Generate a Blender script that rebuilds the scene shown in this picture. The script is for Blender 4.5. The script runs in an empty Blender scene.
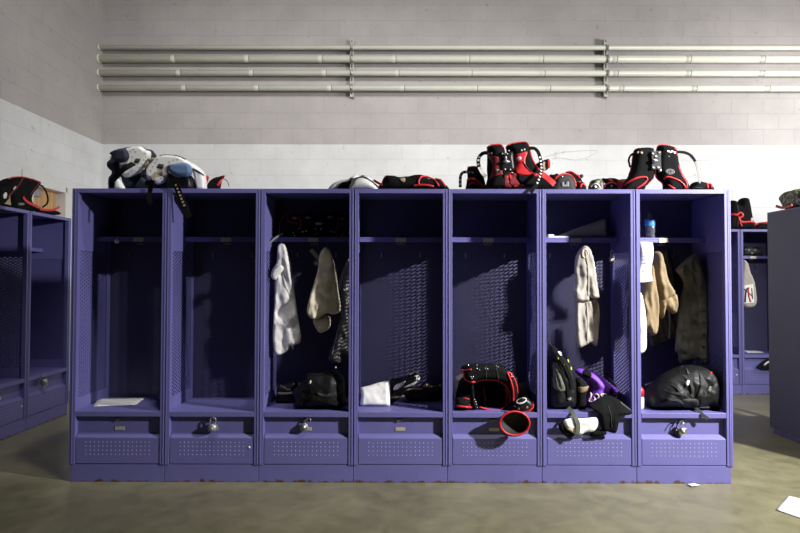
import bpy, bmesh, math, random
from mathutils import Vector, Matrix, noise, geometry
random.seed(7)
C = bpy.context.scene.collection
PI = math.pi
V = Vector

# ------------------------------------------------------------------ camera (measured from the photograph)
F = 569.4
CAM = V((0, 0, 1.31))
ROT = Matrix.Rotation(0.0031, 3, 'Z') @ Matrix.Rotation(PI/2 + 0.0232, 3, 'X') @ Matrix.Rotation(0.0022, 3, 'Z')
cd = bpy.data.cameras.new('camera'); cam = bpy.data.objects.new('camera', cd); C.objects.link(cam)
cd.sensor_width = 36; cd.lens = F*36/800; cd.clip_start = 0.05
cam.matrix_world = Matrix.Translation(CAM) @ ROT.to_4x4()
bpy.context.scene.camera = cam

def ray(px, py): return ROT @ V(((px-400)/F, -(py-266.5)/F, -1))
class Plane:
    """vertical plane in the room: origin o, horizontal axis u, normal n towards the aisle"""
    def __init__(s, o, n):
        s.o = V(o); s.n = V(n).normalized(); s.u = V((0,0,1)).cross(s.n).normalized()
    def hit(s, px, py, off=0.0):
        d = ray(px, py); t = (s.o + s.n*off - CAM).dot(s.n)/d.dot(s.n); return CAM + d*t
    def uv(s, p): return V(((p-s.o).dot(s.u), p.z))
    def xyz(s, u, v, off): return V((s.o.x + s.u.x*u, s.o.y + s.u.y*u, v)) + s.n*off
def PY(y): return Plane((0, y, 0), (0, -1, 0))
def PX(x, sgn=1): return Plane((x, 0, 0), (sgn, 0, 0))
def at(px, py, y): return PY(y).hit(px, py)
def onz(px, py, z):
    d = ray(px, py); return CAM + d*((z-CAM.z)/d.z)
def Zm(ox, oy, s, pts): return [(ox + x/s, oy + y/s) for x, y in pts]

# ------------------------------------------------------------------ materials
def mat(name, col, rough=.6, metal=0., var=.12, scale=8., bump=.0, bscale=60., spec=.5, sheen=0, trans=0, coord='Object'):
    m = bpy.data.materials.new(name); m.use_nodes = True
    nt = m.node_tree; N = nt.nodes; L = nt.links; b = N['Principled BSDF']
    b.inputs['Roughness'].default_value = rough; b.inputs['Metallic'].default_value = metal
    b.inputs['Specular IOR Level'].default_value = spec
    if sheen: b.inputs['Sheen Weight'].default_value = sheen
    if trans: b.inputs['Transmission Weight'].default_value = trans
    tc = N.new('ShaderNodeTexCoord'); nz = N.new('ShaderNodeTexNoise'); nz.inputs['Scale'].default_value = scale
    nz.inputs['Detail'].default_value = 4
    L.new(tc.outputs[coord], nz.inputs['Vector'])
    mx = N.new('ShaderNodeMix'); mx.data_type = 'RGBA'
    c = V(col)
    mx.inputs[6].default_value = (*(c*(1-var)), 1); mx.inputs[7].default_value = (*(c*(1+var)), 1)
    L.new(nz.outputs['Fac'], mx.inputs[0]); L.new(mx.outputs[2], b.inputs['Base Color'])
    if bump:
        n2 = N.new('ShaderNodeTexNoise'); n2.inputs['Scale'].default_value = bscale; L.new(tc.outputs[coord], n2.inputs['Vector'])
        bp = N.new('ShaderNodeBump'); bp.inputs['Strength'].default_value = bump; bp.inputs['Distance'].default_value = .01
        L.new(n2.outputs['Fac'], bp.inputs['Height']); L.new(bp.outputs['Normal'], b.inputs['Normal'])
    m['mix'] = 1
    return m
def srgb(r, g, b):
    f = lambda c: (c/255/12.92 if c/255 <= .04045 else ((c/255+.055)/1.055)**2.4)
    return (f(r), f(g), f(b))

M = {}
PURP = (0.134, 0.127, 0.345)
def locker_mat(name, rust):
    m = mat(name, PURP, .5, 0, .10, 6.)
    nt = m.node_tree; N = nt.nodes; L = nt.links; b = N['Principled BSDF']
    base = b.inputs['Base Color'].links[0].from_socket
    geo = N.new('ShaderNodeNewGeometry')
    # fine pale scratches
    w = N.new('ShaderNodeTexNoise'); w.inputs['Scale'].default_value = 55; w.inputs['Detail'].default_value = 6
    mp = N.new('ShaderNodeMapping'); mp.inputs['Scale'].default_value = (.35, 1, 1.0)
    L.new(geo.outputs['Position'], mp.inputs['Vector']); L.new(mp.outputs['Vector'], w.inputs['Vector'])
    r = N.new('ShaderNodeValToRGB'); r.color_ramp.elements[0].position = .69; r.color_ramp.elements[1].position = .74
    L.new(w.outputs['Fac'], r.inputs['Fac'])
    sc = N.new('ShaderNodeMath'); sc.operation = 'MULTIPLY'; sc.inputs[1].default_value = .35; L.new(r.outputs['Color'], sc.inputs[0])
    mx = N.new('ShaderNodeMix'); mx.data_type = 'RGBA'; mx.inputs[7].default_value = (.33, .32, .45, 1)
    L.new(sc.outputs[0], mx.inputs[0]); L.new(base, mx.inputs[6]); out = mx.outputs[2]
    if rust:
        sep = N.new('ShaderNodeSeparateXYZ'); L.new(geo.outputs['Position'], sep.inputs[0])
        n2 = N.new('ShaderNodeTexNoise'); n2.inputs['Scale'].default_value = 22; n2.inputs['Detail'].default_value = 6
        L.new(geo.outputs['Position'], n2.inputs['Vector'])
        mr = N.new('ShaderNodeMapRange'); mr.inputs[1].default_value = .0; mr.inputs[2].default_value = .035
        mr.inputs[3].default_value = .205; mr.inputs[4].default_value = -.16
        L.new(sep.outputs['Z'], mr.inputs[0])
        ad = N.new('ShaderNodeMath'); ad.operation = 'ADD'; L.new(mr.outputs[0], ad.inputs[0]); L.new(n2.outputs['Fac'], ad.inputs[1])
        rr = N.new('ShaderNodeValToRGB'); rr.color_ramp.elements[0].position = .60; rr.color_ramp.elements[1].position = .74
        L.new(ad.outputs[0], rr.inputs['Fac'])
        m2 = N.new('ShaderNodeMix'); m2.data_type = 'RGBA'; m2.inputs[7].default_value = (.085, .038, .018, 1)
        L.new(rr.outputs['Color'], m2.inputs[0]); L.new(out, m2.inputs[6]); out = m2.outputs[2]
    L.new(out, b.inputs['Base Color'])
    return m
M['purple'] = locker_mat('purple_paint', False)
M['kick'] = locker_mat('purple_paint_rusty', True)
M['backshade'] = mat('shade_darkened_purple', (.064, .060, .130), .5, 0, .1, 6.)  # locker purple darkened: shade on the back panels is put into the colour
M['vent'] = mat('pale_vent_glint', (.34, .33, .54), .45, .1, .1, 6.)  # paler purple paints in the reflection on the vent hole rims
M['black'] = mat('black_fabric', (.0065, .0065, .0072), .85, 0, .3, 20, .35, 90, spec=.10)
M['blackg'] = mat('black_gloss', (.008, .008, .009), .4, 0, .3, 20, spec=.35)
M['bagblack'] = mat('black_nylon', (.006, .0063, .0072), .5, 0, .3, 9, .8, 18, spec=.25)
M['darkgrey'] = mat('dark_grey_fabric', (.034, .034, .035), .7, 0, .3, 20, .2, 90, spec=.25)
M['grey'] = mat('grey_webbing', (.18, .18, .175), .7, 0, .2, 30)
M['red'] = mat('red_trim', (.55, .012, .018), .45, 0, .15, 20)
M['darkred'] = mat('dark_red_mesh', (.20, .006, .012), .6, 0, .25, 40, .2, 200)
M['navy'] = mat('navy_padding', (.010, .015, .034), .75, 0, .2, 20, .2, 80)
M['blue'] = mat('blue_cap', (.10, .17, .32), .65, 0, .15, 20, .2, 150)
M['white'] = mat('white_plastic', (.74, .74, .71), .4, 0, .05, 10)
M['wcloth'] = mat('white_cloth', (.78, .77, .73), .85, 0, .06, 9, .25, 24, spec=.15)
M['cream'] = mat('cream_cloth', (.62, .56, .44), .85, 0, .10, 9, .25, 24, spec=.15)
M['offw'] = mat('off_white_cloth', (.40, .37, .325), .88, 0, .10, 9, .25, 24, spec=.15)
M['tan'] = mat('tan_canvas', (.205, .150, .080), .88, 0, .12, 12, .2, 90)
M['olive'] = mat('olive_canvas', (.125, .121, .098), .88, 0, .15, 14, .2, 90)
M['khaki'] = mat('dark_khaki_cloth', (.075, .068, .060), .85, 0, .15, 14, .2, 90)
M['violet'] = mat('violet_jersey', (.17, .045, .50), .6, 0, .12, 8, .1, 40)
M['pink'] = mat('pale_pink_print', (.62, .45, .55), .7)
M['paper'] = mat('paper', (.78, .78, .76), .8, 0, .03, 6)
M['ink'] = mat('grey_ink', (.35, .35, .36), .8)
M['chrome'] = mat('steel', (.62, .62, .60), .28, 1., .1, 20)
M['dullmetal'] = mat('dull_steel', (.34, .35, .36), .45, .8, .2, 25)
M['plate'] = mat('brass_plate', (.55, .50, .38), .45, .3, .12, 40)
M['dark'] = mat('dark_mark', (.03, .03, .03), .7)
M['tanlace'] = mat('tan_lace', (.40, .31, .19), .8)
M['yellow'] = mat('yellow_print', (.60, .55, .04), .6)
M['pipe'] = mat('cream_pipe_paint', (.68, .69, .60), .42, 0, .08, 3.)
M['strut'] = mat('strut_paint', (.50, .50, .44), .5, 0, .15, 15)
M['clear'] = mat('clear_plastic', (.92, .95, .97), .08, 0, .01, 5, trans=.95)
M['bluelabel'] = mat('blue_label', (.04, .22, .55), .4, 0, .2, 60)
M['frame'] = mat('white_door_frame', (.66, .66, .64), .5, 0, .04, 5)
M['netgreen'] = mat('grey_green_net', (.10, .11, .085), .6, 0, .35, 60, .3, 150)

def checks_mat(name, c1, c2, sc, kind='checker'):
    m = bpy.data.materials.new(name); m.use_nodes = True
    nt = m.node_tree; N = nt.nodes; L = nt.links; b = N['Principled BSDF']; b.inputs['Roughness'].default_value = .5
    tc = N.new('ShaderNodeTexCoord')
    if kind == 'checker':
        k = N.new('ShaderNodeTexChecker'); k.inputs['Scale'].default_value = sc
        k.inputs['Color1'].default_value = (*c1, 1); k.inputs['Color2'].default_value = (*c2, 1)
        mp = N.new('ShaderNodeMapping'); mp.inputs['Rotation'].default_value = (0, .78, 0)
        L.new(tc.outputs['Object'], mp.inputs['Vector']); L.new(mp.outputs['Vector'], k.inputs['Vector']); L.new(k.outputs['Color'], b.inputs['Base Color'])
    else:
        k = N.new('ShaderNodeTexNoise'); k.inputs['Scale'].default_value = sc; k.inputs['Detail'].default_value = 1
        r = N.new('ShaderNodeValToRGB'); r.color_ramp.interpolation = 'CONSTANT'
        r.color_ramp.elements[0].color = (.015, .017, .012, 1)
        e = r.color_ramp.elements[1]; e.position = .47; e.color = (*c1, 1)
        e = r.color_ramp.elements.new(.56); e.color = (*c2, 1)
        L.new(tc.outputs['Object'], k.inputs['Vector']); L.new(k.outputs['Fac'], r.inputs['Fac']); L.new(r.outputs['Color'], b.inputs['Base Color'])
    return m
M['shiny'] = checks_mat('grey_checked_jersey', (.09, .09, .085), (.19, .19, .185), 55)
M['camo'] = checks_mat('camouflage', (.10, .105, .05), (.30, .29, .19), 32, 'camo')

def wall_mat(name, axis):
    m = bpy.data.materials.new(name); m.use_nodes = True
    nt = m.node_tree; N = nt.nodes; L = nt.links; b = N['Principled BSDF']; b.inputs['Roughness'].default_value = .55
    b.inputs['Specular IOR Level'].default_value = .25
    geo = N.new('ShaderNodeNewGeometry'); sp = N.new('ShaderNodeSeparateXYZ'); L.new(geo.outputs['Position'], sp.inputs[0])
    cb = N.new('ShaderNodeCombineXYZ'); L.new(sp.outputs[axis], cb.inputs[0])
    off = N.new('ShaderNodeMath'); off.operation = 'ADD'; off.inputs[1].default_value = .2032*20-3.064+.0; L.new(sp.outputs['Z'], off.inputs[0])
    L.new(off.outputs[0], cb.inputs[1])
    br = N.new('ShaderNodeTexBrick'); br.inputs['Scale'].default_value = 1; br.inputs['Brick Width'].default_value = .4064
    br.inputs['Row Height'].default_value = .2032; br.inputs['Mortar Size'].default_value = .0045; br.inputs['Mortar Smooth'].default_value = .6
    br.inputs['Color1'].default_value = (1, 1, 1, 1); br.inputs['Color2'].default_value = (.96, .96, .96, 1); br.inputs['Mortar'].default_value = (.91, .91, .91, 1)
    L.new(cb.outputs[0], br.inputs['Vector'])
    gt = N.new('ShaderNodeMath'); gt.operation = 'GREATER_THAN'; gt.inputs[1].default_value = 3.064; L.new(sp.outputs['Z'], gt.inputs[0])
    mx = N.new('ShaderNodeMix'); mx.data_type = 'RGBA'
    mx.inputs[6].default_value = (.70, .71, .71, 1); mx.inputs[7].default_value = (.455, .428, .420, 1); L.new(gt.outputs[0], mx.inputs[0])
    # scuffs and dust
    nz = N.new('ShaderNodeTexNoise'); nz.inputs['Scale'].default_value = 2.2; nz.inputs['Detail'].default_value = 8; nz.inputs['Roughness'].default_value = .65
    L.new(geo.outputs['Position'], nz.inputs['Vector'])
    mr = N.new('ShaderNodeMapRange'); mr.inputs[1].default_value = .3; mr.inputs[2].default_value = .7; mr.inputs[3].default_value = .90; mr.inputs[4].default_value = 1.06
    L.new(nz.outputs['Fac'], mr.inputs[0])
    n3 = N.new('ShaderNodeTexNoise'); n3.inputs['Scale'].default_value = 14; n3.inputs['Detail'].default_value = 8; L.new(geo.outputs['Position'], n3.inputs['Vector'])
    r3 = N.new('ShaderNodeValToRGB'); r3.color_ramp.elements[0].position = .66; r3.color_ramp.elements[1].position = .74
    r3.color_ramp.elements[0].color = (1, 1, 1, 1); r3.color_ramp.elements[1].color = (.78, .77, .76, 1); L.new(n3.outputs['Fac'], r3.inputs['Fac'])
    def mul(a, c):
        q = N.new('ShaderNodeMix'); q.data_type = 'RGBA'; q.blend_type = 'MULTIPLY'; q.inputs[0].default_value = 1
        L.new(a, q.inputs[6]); L.new(c, q.inputs[7]); return q.outputs[2]
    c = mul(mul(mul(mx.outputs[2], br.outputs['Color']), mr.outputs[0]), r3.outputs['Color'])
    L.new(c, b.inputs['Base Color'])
    bp = N.new('ShaderNodeBump'); bp.inputs['Strength'].default_value = .5; bp.inputs['Distance'].default_value = .004
    h = N.new('ShaderNodeMath'); h.operation = 'SUBTRACT'; h.inputs[0].default_value = 1; L.new(br.outputs['Fac'], h.inputs[1])
    h2 = N.new('ShaderNodeMath'); h2.operation = 'MULTIPLY_ADD'; h2.inputs[1].default_value = .35; L.new(n3.outputs['Fac'], h2.inputs[0]); L.new(h.outputs[0], h2.inputs[2])
    L.new(h2.outputs[0], bp.inputs['Height']); L.new(bp.outputs['Normal'], b.inputs['Normal'])
    return m
def floor_mat():
    m = bpy.data.materials.new('polished_concrete'); m.use_nodes = True
    nt = m.node_tree; N = nt.nodes; L = nt.links; b = N['Principled BSDF']
    geo = N.new('ShaderNodeNewGeometry')
    def nz(s, d, ds=0):
        n = N.new('ShaderNodeTexNoise'); n.inputs['Scale'].default_value = s; n.inputs['Detail'].default_value = d; n.inputs['Distortion'].default_value = ds
        L.new(geo.outputs['Position'], n.inputs['Vector']); return n
    a = nz(1.6, 9, 1.2); f = nz(9, 8, .6); g = nz(70, 4)
    r = N.new('ShaderNodeValToRGB')
    r.color_ramp.elements[0].position = .28; r.color_ramp.elements[0].color = (.120, .110, .056, 1)
    r.color_ramp.elements[1].position = .72; r.color_ramp.elements[1].color = (.262, .245, .145, 1)
    ad = N.new('ShaderNodeMath'); ad.operation = 'MULTIPLY_ADD'; ad.inputs[1].default_value = .45
    L.new(f.outputs['Fac'], ad.inputs[0])
    a2 = N.new('ShaderNodeMath'); a2.operation = 'MULTIPLY'; a2.inputs[1].default_value = .55; L.new(a.outputs['Fac'], a2.inputs[0])
    L.new(a2.outputs[0], ad.inputs[2]); L.new(ad.outputs[0], r.inputs['Fac'])
    r2 = N.new('ShaderNodeValToRGB'); r2.color_ramp.elements[0].position = .70; r2.color_ramp.elements[1].position = .76
    L.new(g.outputs['Fac'], r2.inputs['Fac'])
    mx = N.new('ShaderNodeMix'); mx.data_type = 'RGBA'; mx.inputs[7].default_value = (.45, .42, .34, 1)
    sc = N.new('ShaderNodeMath'); sc.operation = 'MULTIPLY'; sc.inputs[1].default_value = .5; L.new(r2.outputs['Color'], sc.inputs[0])
    L.new(sc.outputs[0], mx.inputs[0]); L.new(r.outputs['Color'], mx.inputs[6]); L.new(mx.outputs[2], b.inputs['Base Color'])
    rr = N.new('ShaderNodeMapRange'); rr.inputs[3].default_value = .22; rr.inputs[4].default_value = .46; L.new(f.outputs['Fac'], rr.inputs[0]); L.new(rr.outputs[0], b.inputs['Roughness'])
    bp = N.new('ShaderNodeBump'); bp.inputs['Strength'].default_value = .12; bp.inputs['Distance'].default_value = .01; L.new(f.outputs['Fac'], bp.inputs['Height']); L.new(bp.outputs['Normal'], b.inputs['Normal'])
    return m
def wood_mat():
    m = bpy.data.materials.new('oak_door'); m.use_nodes = True
    nt = m.node_tree; N = nt.nodes; L = nt.links; b = N['Principled BSDF']; b.inputs['Roughness'].default_value = .4
    geo = N.new('ShaderNodeNewGeometry'); mp = N.new('ShaderNodeMapping'); mp.inputs['Scale'].default_value = (14, 14, 1.2)
    n = N.new('ShaderNodeTexNoise'); n.inputs['Scale'].default_value = 1.5; n.inputs['Detail'].default_value = 6; n.inputs['Distortion'].default_value = .8
    L.new(geo.outputs['Position'], mp.inputs[0]); L.new(mp.outputs[0], n.inputs['Vector'])
    r = N.new('ShaderNodeValToRGB'); r.color_ramp.elements[0].position = .3; r.color_ramp.elements[0].color = (.42, .22, .085, 1)
    r.color_ramp.elements[1].position = .7; r.color_ramp.elements[1].color = (.62, .37, .17, 1)
    L.new(n.outputs['Fac'], r.inputs['Fac']); L.new(r.outputs['Color'], b.inputs['Base Color']); return m
M['wallb'] = wall_mat('painted_block', 'X'); M['walll'] = wall_mat('painted_block_side', 'Y')
M['floor'] = floor_mat(); M['wood'] = wood_mat()

# ------------------------------------------------------------------ mesh builder
class MB:
    def __init__(s): s.v = []; s.f = []; s.sm = []
    def add(s, vs, fs, smooth=False):
        o = len(s.v); s.v += [V(p) for p in vs]; s.f += [tuple(i+o for i in f) for f in fs]; s.sm += [smooth]*len(fs); return s
    def box(s, x0, x1, y0, y1, z0, z1):
        return s.add([(x, y, z) for x in (x0, x1) for y in (y0, y1) for z in (z0, z1)],
                     [(0,1,3,2),(4,6,7,5),(0,4,5,1),(2,3,7,6),(0,2,6,4),(1,5,7,3)])
    def prism(s, prof, x0, x1):          # profile in (y, z), extruded along x
        n = len(prof)
        return s.add([(x0, y, z) for y, z in prof]+[(x1, y, z) for y, z in prof],
                     [tuple(range(n)), tuple(range(2*n-1, n-1, -1))]+[(i, i+n, (i+1) % n+n, (i+1) % n) for i in range(n)])
    def lathe(s, prof, o, ax=V((0,0,1)), n=20):   # profile of (radius, height)
        ax = V(ax).normalized(); a = ax.orthogonal().normalized(); b = ax.cross(a); o = V(o)
        vs = []; fs = []
        for r, h in prof:
            for k in range(n):
                t = 2*PI*k/n; vs.append(o+ax*h+(a*math.cos(t)+b*math.sin(t))*r)
        for i in range(len(prof)-1):
            for k in range(n): fs.append((i*n+k, i*n+(k+1) % n, (i+1)*n+(k+1) % n, (i+1)*n+k))
        fs.append(tuple(range(n-1, -1, -1))); fs.append(tuple(range((len(prof)-1)*n, len(prof)*n)))
        return s.add(vs, fs, True)
    def sweep(s, path, a, b=None, nrm=None, n=8, flat=False, closed=False):
        """tube (flat=False) or strap of width a and thickness b along a 3D path"""
        b = b or a; P = [V(p) for p in path]; m = len(P); vs = []; fs = []; last = None
        for i in range(m):
            t = (P[(i+1) % m]-P[i-1]) if closed else (P[min(i+1, m-1)]-P[max(i-1, 0)])
            t = t.normalized() if t.length > 1e-9 else V((0, 0, 1))
            w = V(nrm) if nrm is not None else V((0, -1, 0))
            side = t.cross(w)
            if side.length < .15: side = last if last is not None else t.orthogonal()
            side = side.normalized(); last = side; up = side.cross(t).normalized()
            if flat: cs = [(-1,-1),(1,-1),(1,1),(-1,1)]
            else: cs = [(math.cos(2*PI*k/n), math.sin(2*PI*k/n)) for k in range(n)]
            for c, d in cs: vs.append(P[i]+side*c*a*.5+up*d*b*.5)
        k = 4 if flat else n
        for i in range(m if closed else m-1):
            j = (i+1) % m
            for q in range(k): fs.append((i*k+q, i*k+(q+1) % k, j*k+(q+1) % k, j*k+q))
        if not closed: fs += [tuple(range(k-1, -1, -1)), tuple(range((m-1)*k, m*k))]
        return s.add(vs, fs, not flat)
    def build(s, name, m, parent=None, bevel=0, kind=None):
        me = bpy.data.meshes.new(name); o = bpy.data.objects.new(name, me); C.objects.link(o)
        off = V((0,0,0))
        if parent is not None:
            q = parent
            while q is not None: off = off+q.location; q = q.parent
            o.parent = parent
        else:
            if s.v and kind is None:
                lo = V([min(p[i] for p in s.v) for i in range(3)]); hi = V([max(p[i] for p in s.v) for i in range(3)])
                off = V(((lo.x+hi.x)/2, (lo.y+hi.y)/2, lo.z)); o.location = off
        me.from_pydata([tuple(p-off) for p in s.v], [], s.f); me.polygons.foreach_set('use_smooth', s.sm)
        bm = bmesh.new(); bm.from_mesh(me); bmesh.ops.recalc_face_normals(bm, faces=bm.faces); bm.to_mesh(me); bm.free()
        me.materials.append(M[m] if isinstance(m, str) else m)
        if bevel:
            bv = o.modifiers.new('bevel', 'BEVEL'); bv.width = bevel; bv.segments = 2; bv.limit_method = 'ANGLE'
        if kind: o['kind'] = kind
        return o
def tag(o, label, cat, group=None):
    o['label'] = label; o['category'] = cat
    if group: o['group'] = group
    return o
def thing(name, label, cat, loc, group=None):
    o = bpy.data.objects.new(name, None); C.objects.link(o); o.location = loc; o.empty_display_size = .1
    return tag(o, label, cat, group)
def lab(o, t): o['label'] = t; return o

def smooth(pts, closed=True, k=5, sharp=0):
    """Catmull-Rom through the points"""
    n = len(pts); out = []
    P = [V(p) for p in pts]
    for i in range(n if closed else n-1):
        a = P[i-1] if (closed or i > 0) else P[0]; b = P[i]; c = P[(i+1) % n]; d = P[(i+2) % n] if (closed or i+2 < n) else P[-1]
        for j in range(k):
            t = j/k
            out.append(.5*((2*b)+(c-a)*t+(2*a-5*b+4*c-d)*t*t+(3*b-a-3*c+d)*t**3))
    if not closed: out.append(P[-1].copy())
    return out
def resample(P, step, closed=True):
    Q = P+[P[0]] if closed else P
    L = [0]
    for i in range(len(Q)-1): L.append(L[-1]+(Q[i+1]-Q[i]).length)
    n = max(6 if closed else 2, int(round(L[-1]/step))); out = []; j = 0
    for i in range(n if closed else n+1):
        t = L[-1]*i/n
        while j < len(L)-2 and L[j+1] < t: j += 1
        s = (t-L[j])/max(1e-9, L[j+1]-L[j]); out.append(Q[j].lerp(Q[j+1], min(1, s)))
    return out
def inside(p, poly):
    c = False; n = len(poly); x, y = p
    for i in range(n):
        a = poly[i]; b = poly[i-1]
        if (a[1] > y) != (b[1] > y) and x < (b[0]-a[0])*(y-a[1])/(b[1]-a[1])+a[0]: c = not c
    return c
def pdist(p, poly):
    m = 1e9; px, py = p; n = len(poly)
    for i in range(n):
        a = poly[i-1]; b = poly[i]; dx = b[0]-a[0]; dy = b[1]-a[1]; L = dx*dx+dy*dy
        t = 0 if L < 1e-14 else max(0, min(1, ((px-a[0])*dx+(py-a[1])*dy)/L))
        ex = px-a[0]-t*dx; ey = py-a[1]-t*dy; q = ex*ex+ey*ey
        if q < m: m = q
    return math.sqrt(m)
def fill(poly, step):
    lo = [min(p[i] for p in poly) for i in (0, 1)]; hi = [max(p[i] for p in poly) for i in (0, 1)]
    pts = []; y = lo[1]+step*.5; r = 0
    while y < hi[1]:
        x = lo[0]+(step*.5 if r % 2 else step*.25)
        while x < hi[0]:
            if inside((x, y), poly) and pdist((x, y), poly) > step*.55: pts.append(V((x, y)))
            x += step
        y += step*.87; r += 1
    n = len(poly)
    vs, es, fs, *_ = geometry.delaunay_2d_cdt([V((p[0], p[1])) for p in poly]+pts, [(i, (i+1) % n) for i in range(n)], [], 1, 1e-6)
    cnt = {}
    fs2 = []
    for f in fs:
        c = V((sum(vs[i][0] for i in f)/len(f), sum(vs[i][1] for i in f)/len(f)))
        if inside(c, poly): fs2.append(f)
    for f in fs2:
        for i in range(len(f)):
            e = (f[i], f[(i+1) % len(f)]); k = (min(e), max(e)); cnt.setdefault(k, []).append(e)
    rim = [e[0] for e in cnt.values() if len(e) == 1]
    return vs, fs2, rim

LIM = None
def inside_locker(i):
    global LIM
    LIM = None if i is None else (X0+W*i+.017, X0+W*(i+1)-.008)
class Puff:
    """a stuffed, rounded body that follows an outline; T half thickness, r how far in from the edge it stays round"""
    def __init__(s, plane, px, T, r, base=None, amp=0., freq=14., fold=0., ffreq=40., bend=None, step=.012, seed=0, back=1., off=0., sm=True, minz=None, crease=0., cf=22.):
        s.pl = plane; s.T = T; s.r = r; s.amp = amp; s.freq = freq; s.fold = fold; s.ffreq = ffreq; s.bend = bend; s.seed = seed; s.back = back; s.off = off; s.crease = crease; s.cf = cf
        s.step = step; pts = []
        for x, y in px:
            p = plane.hit(x, y, off)
            q = plane.uv(p)
            if base is not None:
                th = base[0](x) if callable(base[0]) else base[0]
                if y >= th: q.y = base[1]
            if minz is not None: q.y = max(q.y, minz)
            if LIM: q.x = min(max(q.x, LIM[0]), LIM[1])
            pts.append(q)
        poly = smooth(pts, True, 5) if sm else pts
        if base is not None: poly = [V((p[0], max(p[1], base[1]))) for p in poly]
        if LIM: poly = [V((min(max(p[0], LIM[0]), LIM[1]), p[1])) for p in poly]
        s.poly = resample(poly, step)
    def ends(s, u, v):
        if not inside((u, v), s.poly): d = 0
        else: d = pdist((u, v), s.poly)
        t = min(1, d/s.r); p = math.sqrt(max(0, 1-(1-t)**2))
        b = (s.bend(u, v) if s.bend else 0)+s.off
        w = s.amp*noise.noise(V((u*s.freq, v*s.freq, s.seed*3.7)))
        w += s.fold*math.sin(u*s.ffreq+2.5*noise.noise(V((u*5, v*3, s.seed+9.1))))*(.6+.4*noise.noise(V((u*3, v*4, s.seed))))
        w += s.amp*.5*noise.noise(V((u*s.freq*2.3, v*s.freq*2.3, s.seed*1.7+5)))
        if s.crease:
            for k, a in ((1, 1), (2.3, .3)):
                w += s.crease*a*(.5-2*abs(noise.noise(V((u*s.cf*k+v*3, v*s.cf*k*.30, s.seed*2.3+k)))))
        return b+(s.T+w)*p, b-(s.T*s.back-w*.5)*p, b
    def mesh(s, mb=None):
        mb = mb or MB(); vs, fs, rim = fill(s.poly, s.step); n = len(vs)
        A = []; B = []
        for q in vs:
            f, k, b = s.ends(q[0], q[1])
            if f-k < .004: f = b+.002; k = b-.002
            A.append(s.pl.xyz(q[0], q[1], f)); B.append(s.pl.xyz(q[0], q[1], k))
        mb.add(A+B, [tuple(f) for f in fs]+[tuple(i+n for i in reversed(f)) for f in fs]+[(b, a, a+n, b+n) for a, b in rim], True)
        return mb
    def pt(s, x, y, lift=.003):
        off = s.off
        for _ in range(4):
            q = s.pl.uv(s.pl.hit(x, y, off)); off = s.ends(q[0], q[1])[0]
        q = s.pl.uv(s.pl.hit(x, y, off))
        return s.pl.xyz(q[0], q[1], off+lift)
    def path(s, px, lift=.003, closed=False, step=.01, k=5):
        P = smooth([V((x, y)) for x, y in px], closed, k)
        W = [s.pt(p[0], p[1], lift) for p in P]
        return resample(W, step, closed)
    def tube(s, px, d=.009, lift=.002, closed=False, mb=None):
        mb = mb or MB(); return mb.sweep(s.path(px, lift, closed), d, d, s.pl.n, 8, closed=closed)
    def band(s, px, w, th=.004, lift=.004, mb=None):
        mb = mb or MB(); return mb.sweep(s.path(px, lift), w, th, s.pl.n, flat=True)
    def patch(s, px, lift=.004, th=.006, sm=True, step=.010, mb=None, edge=.0):
        mb = mb or MB()
        P = smooth([V((x, y)) for x, y in px], True, 4) if sm else [V((x, y)) for x, y in px]
        k = F/abs((s.pl.hit(*px[0])-CAM).y)          # pixels per metre there
        P = resample(P, step*k)
        vs, fs, rim = fill(P, step*k); n = len(vs)
        A = []; B = []
        for q in vs:
            a = s.pt(q[0], q[1], lift); A.append(a); B.append(a-s.pl.n*th)
        return mb.add(A+B, [tuple(f) for f in fs]+[tuple(i+n for i in reversed(f)) for f in fs]+[(b, a, a+n, b+n) for a, b in rim], True)
    def dots(s, px, r, h=.003, mb=None, lift=0):
        mb = mb or MB()
        for x, y in px: mb.lathe([(r, -h), (r, h*.4), (r*.6, h)], s.pt(x, y, .001+lift), s.pl.n, 8)
        return mb
def strap(px, plane, w, th=.003, offs=None, mb=None, step=.012):
    """strap along photo points; offs gives distance from the plane at each point"""
    mb = mb or MB(); offs = offs or [0]*len(px)
    P = smooth([plane.hit(x, y, o) for (x, y), o in zip(px, offs)], False, 5)
    mb.sweep(resample(P, step, False), w, th, plane.n, flat=True); return mb
def cord(px, plane, d, offs=None, mb=None):
    mb = mb or MB(); offs = offs or [0]*len(px)
    P = smooth([plane.hit(x, y, o) for (x, y), o in zip(px, offs)], False, 5)
    mb.sweep(resample(P, .01, False), d, d, plane.n, 7); return mb
def dashes(px, plane, w, l, gap, offs=None, lift=.003):
    mb = MB(); offs = offs or [0]*len(px)
    P = resample(smooth([plane.hit(x, y, o) for (x, y), o in zip(px, offs)], False, 5), l+gap, False)
    for a, b in zip(P[:-1], P[1:]):
        q = a.lerp(b, l/(l+gap)); mb.sweep([a+plane.n*lift, q+plane.n*lift], w, .002, plane.n, flat=True)
    return mb
def ell(cx, cy, rx, ry, rot=0, n=14):
    return [(cx+rx*math.cos(t)*math.cos(rot)-ry*math.sin(t)*math.sin(rot), cy+rx*math.cos(t)*math.sin(rot)+ry*math.sin(t)*math.cos(rot)) for t in [2*PI*i/n for i in range(n)]]

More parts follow.
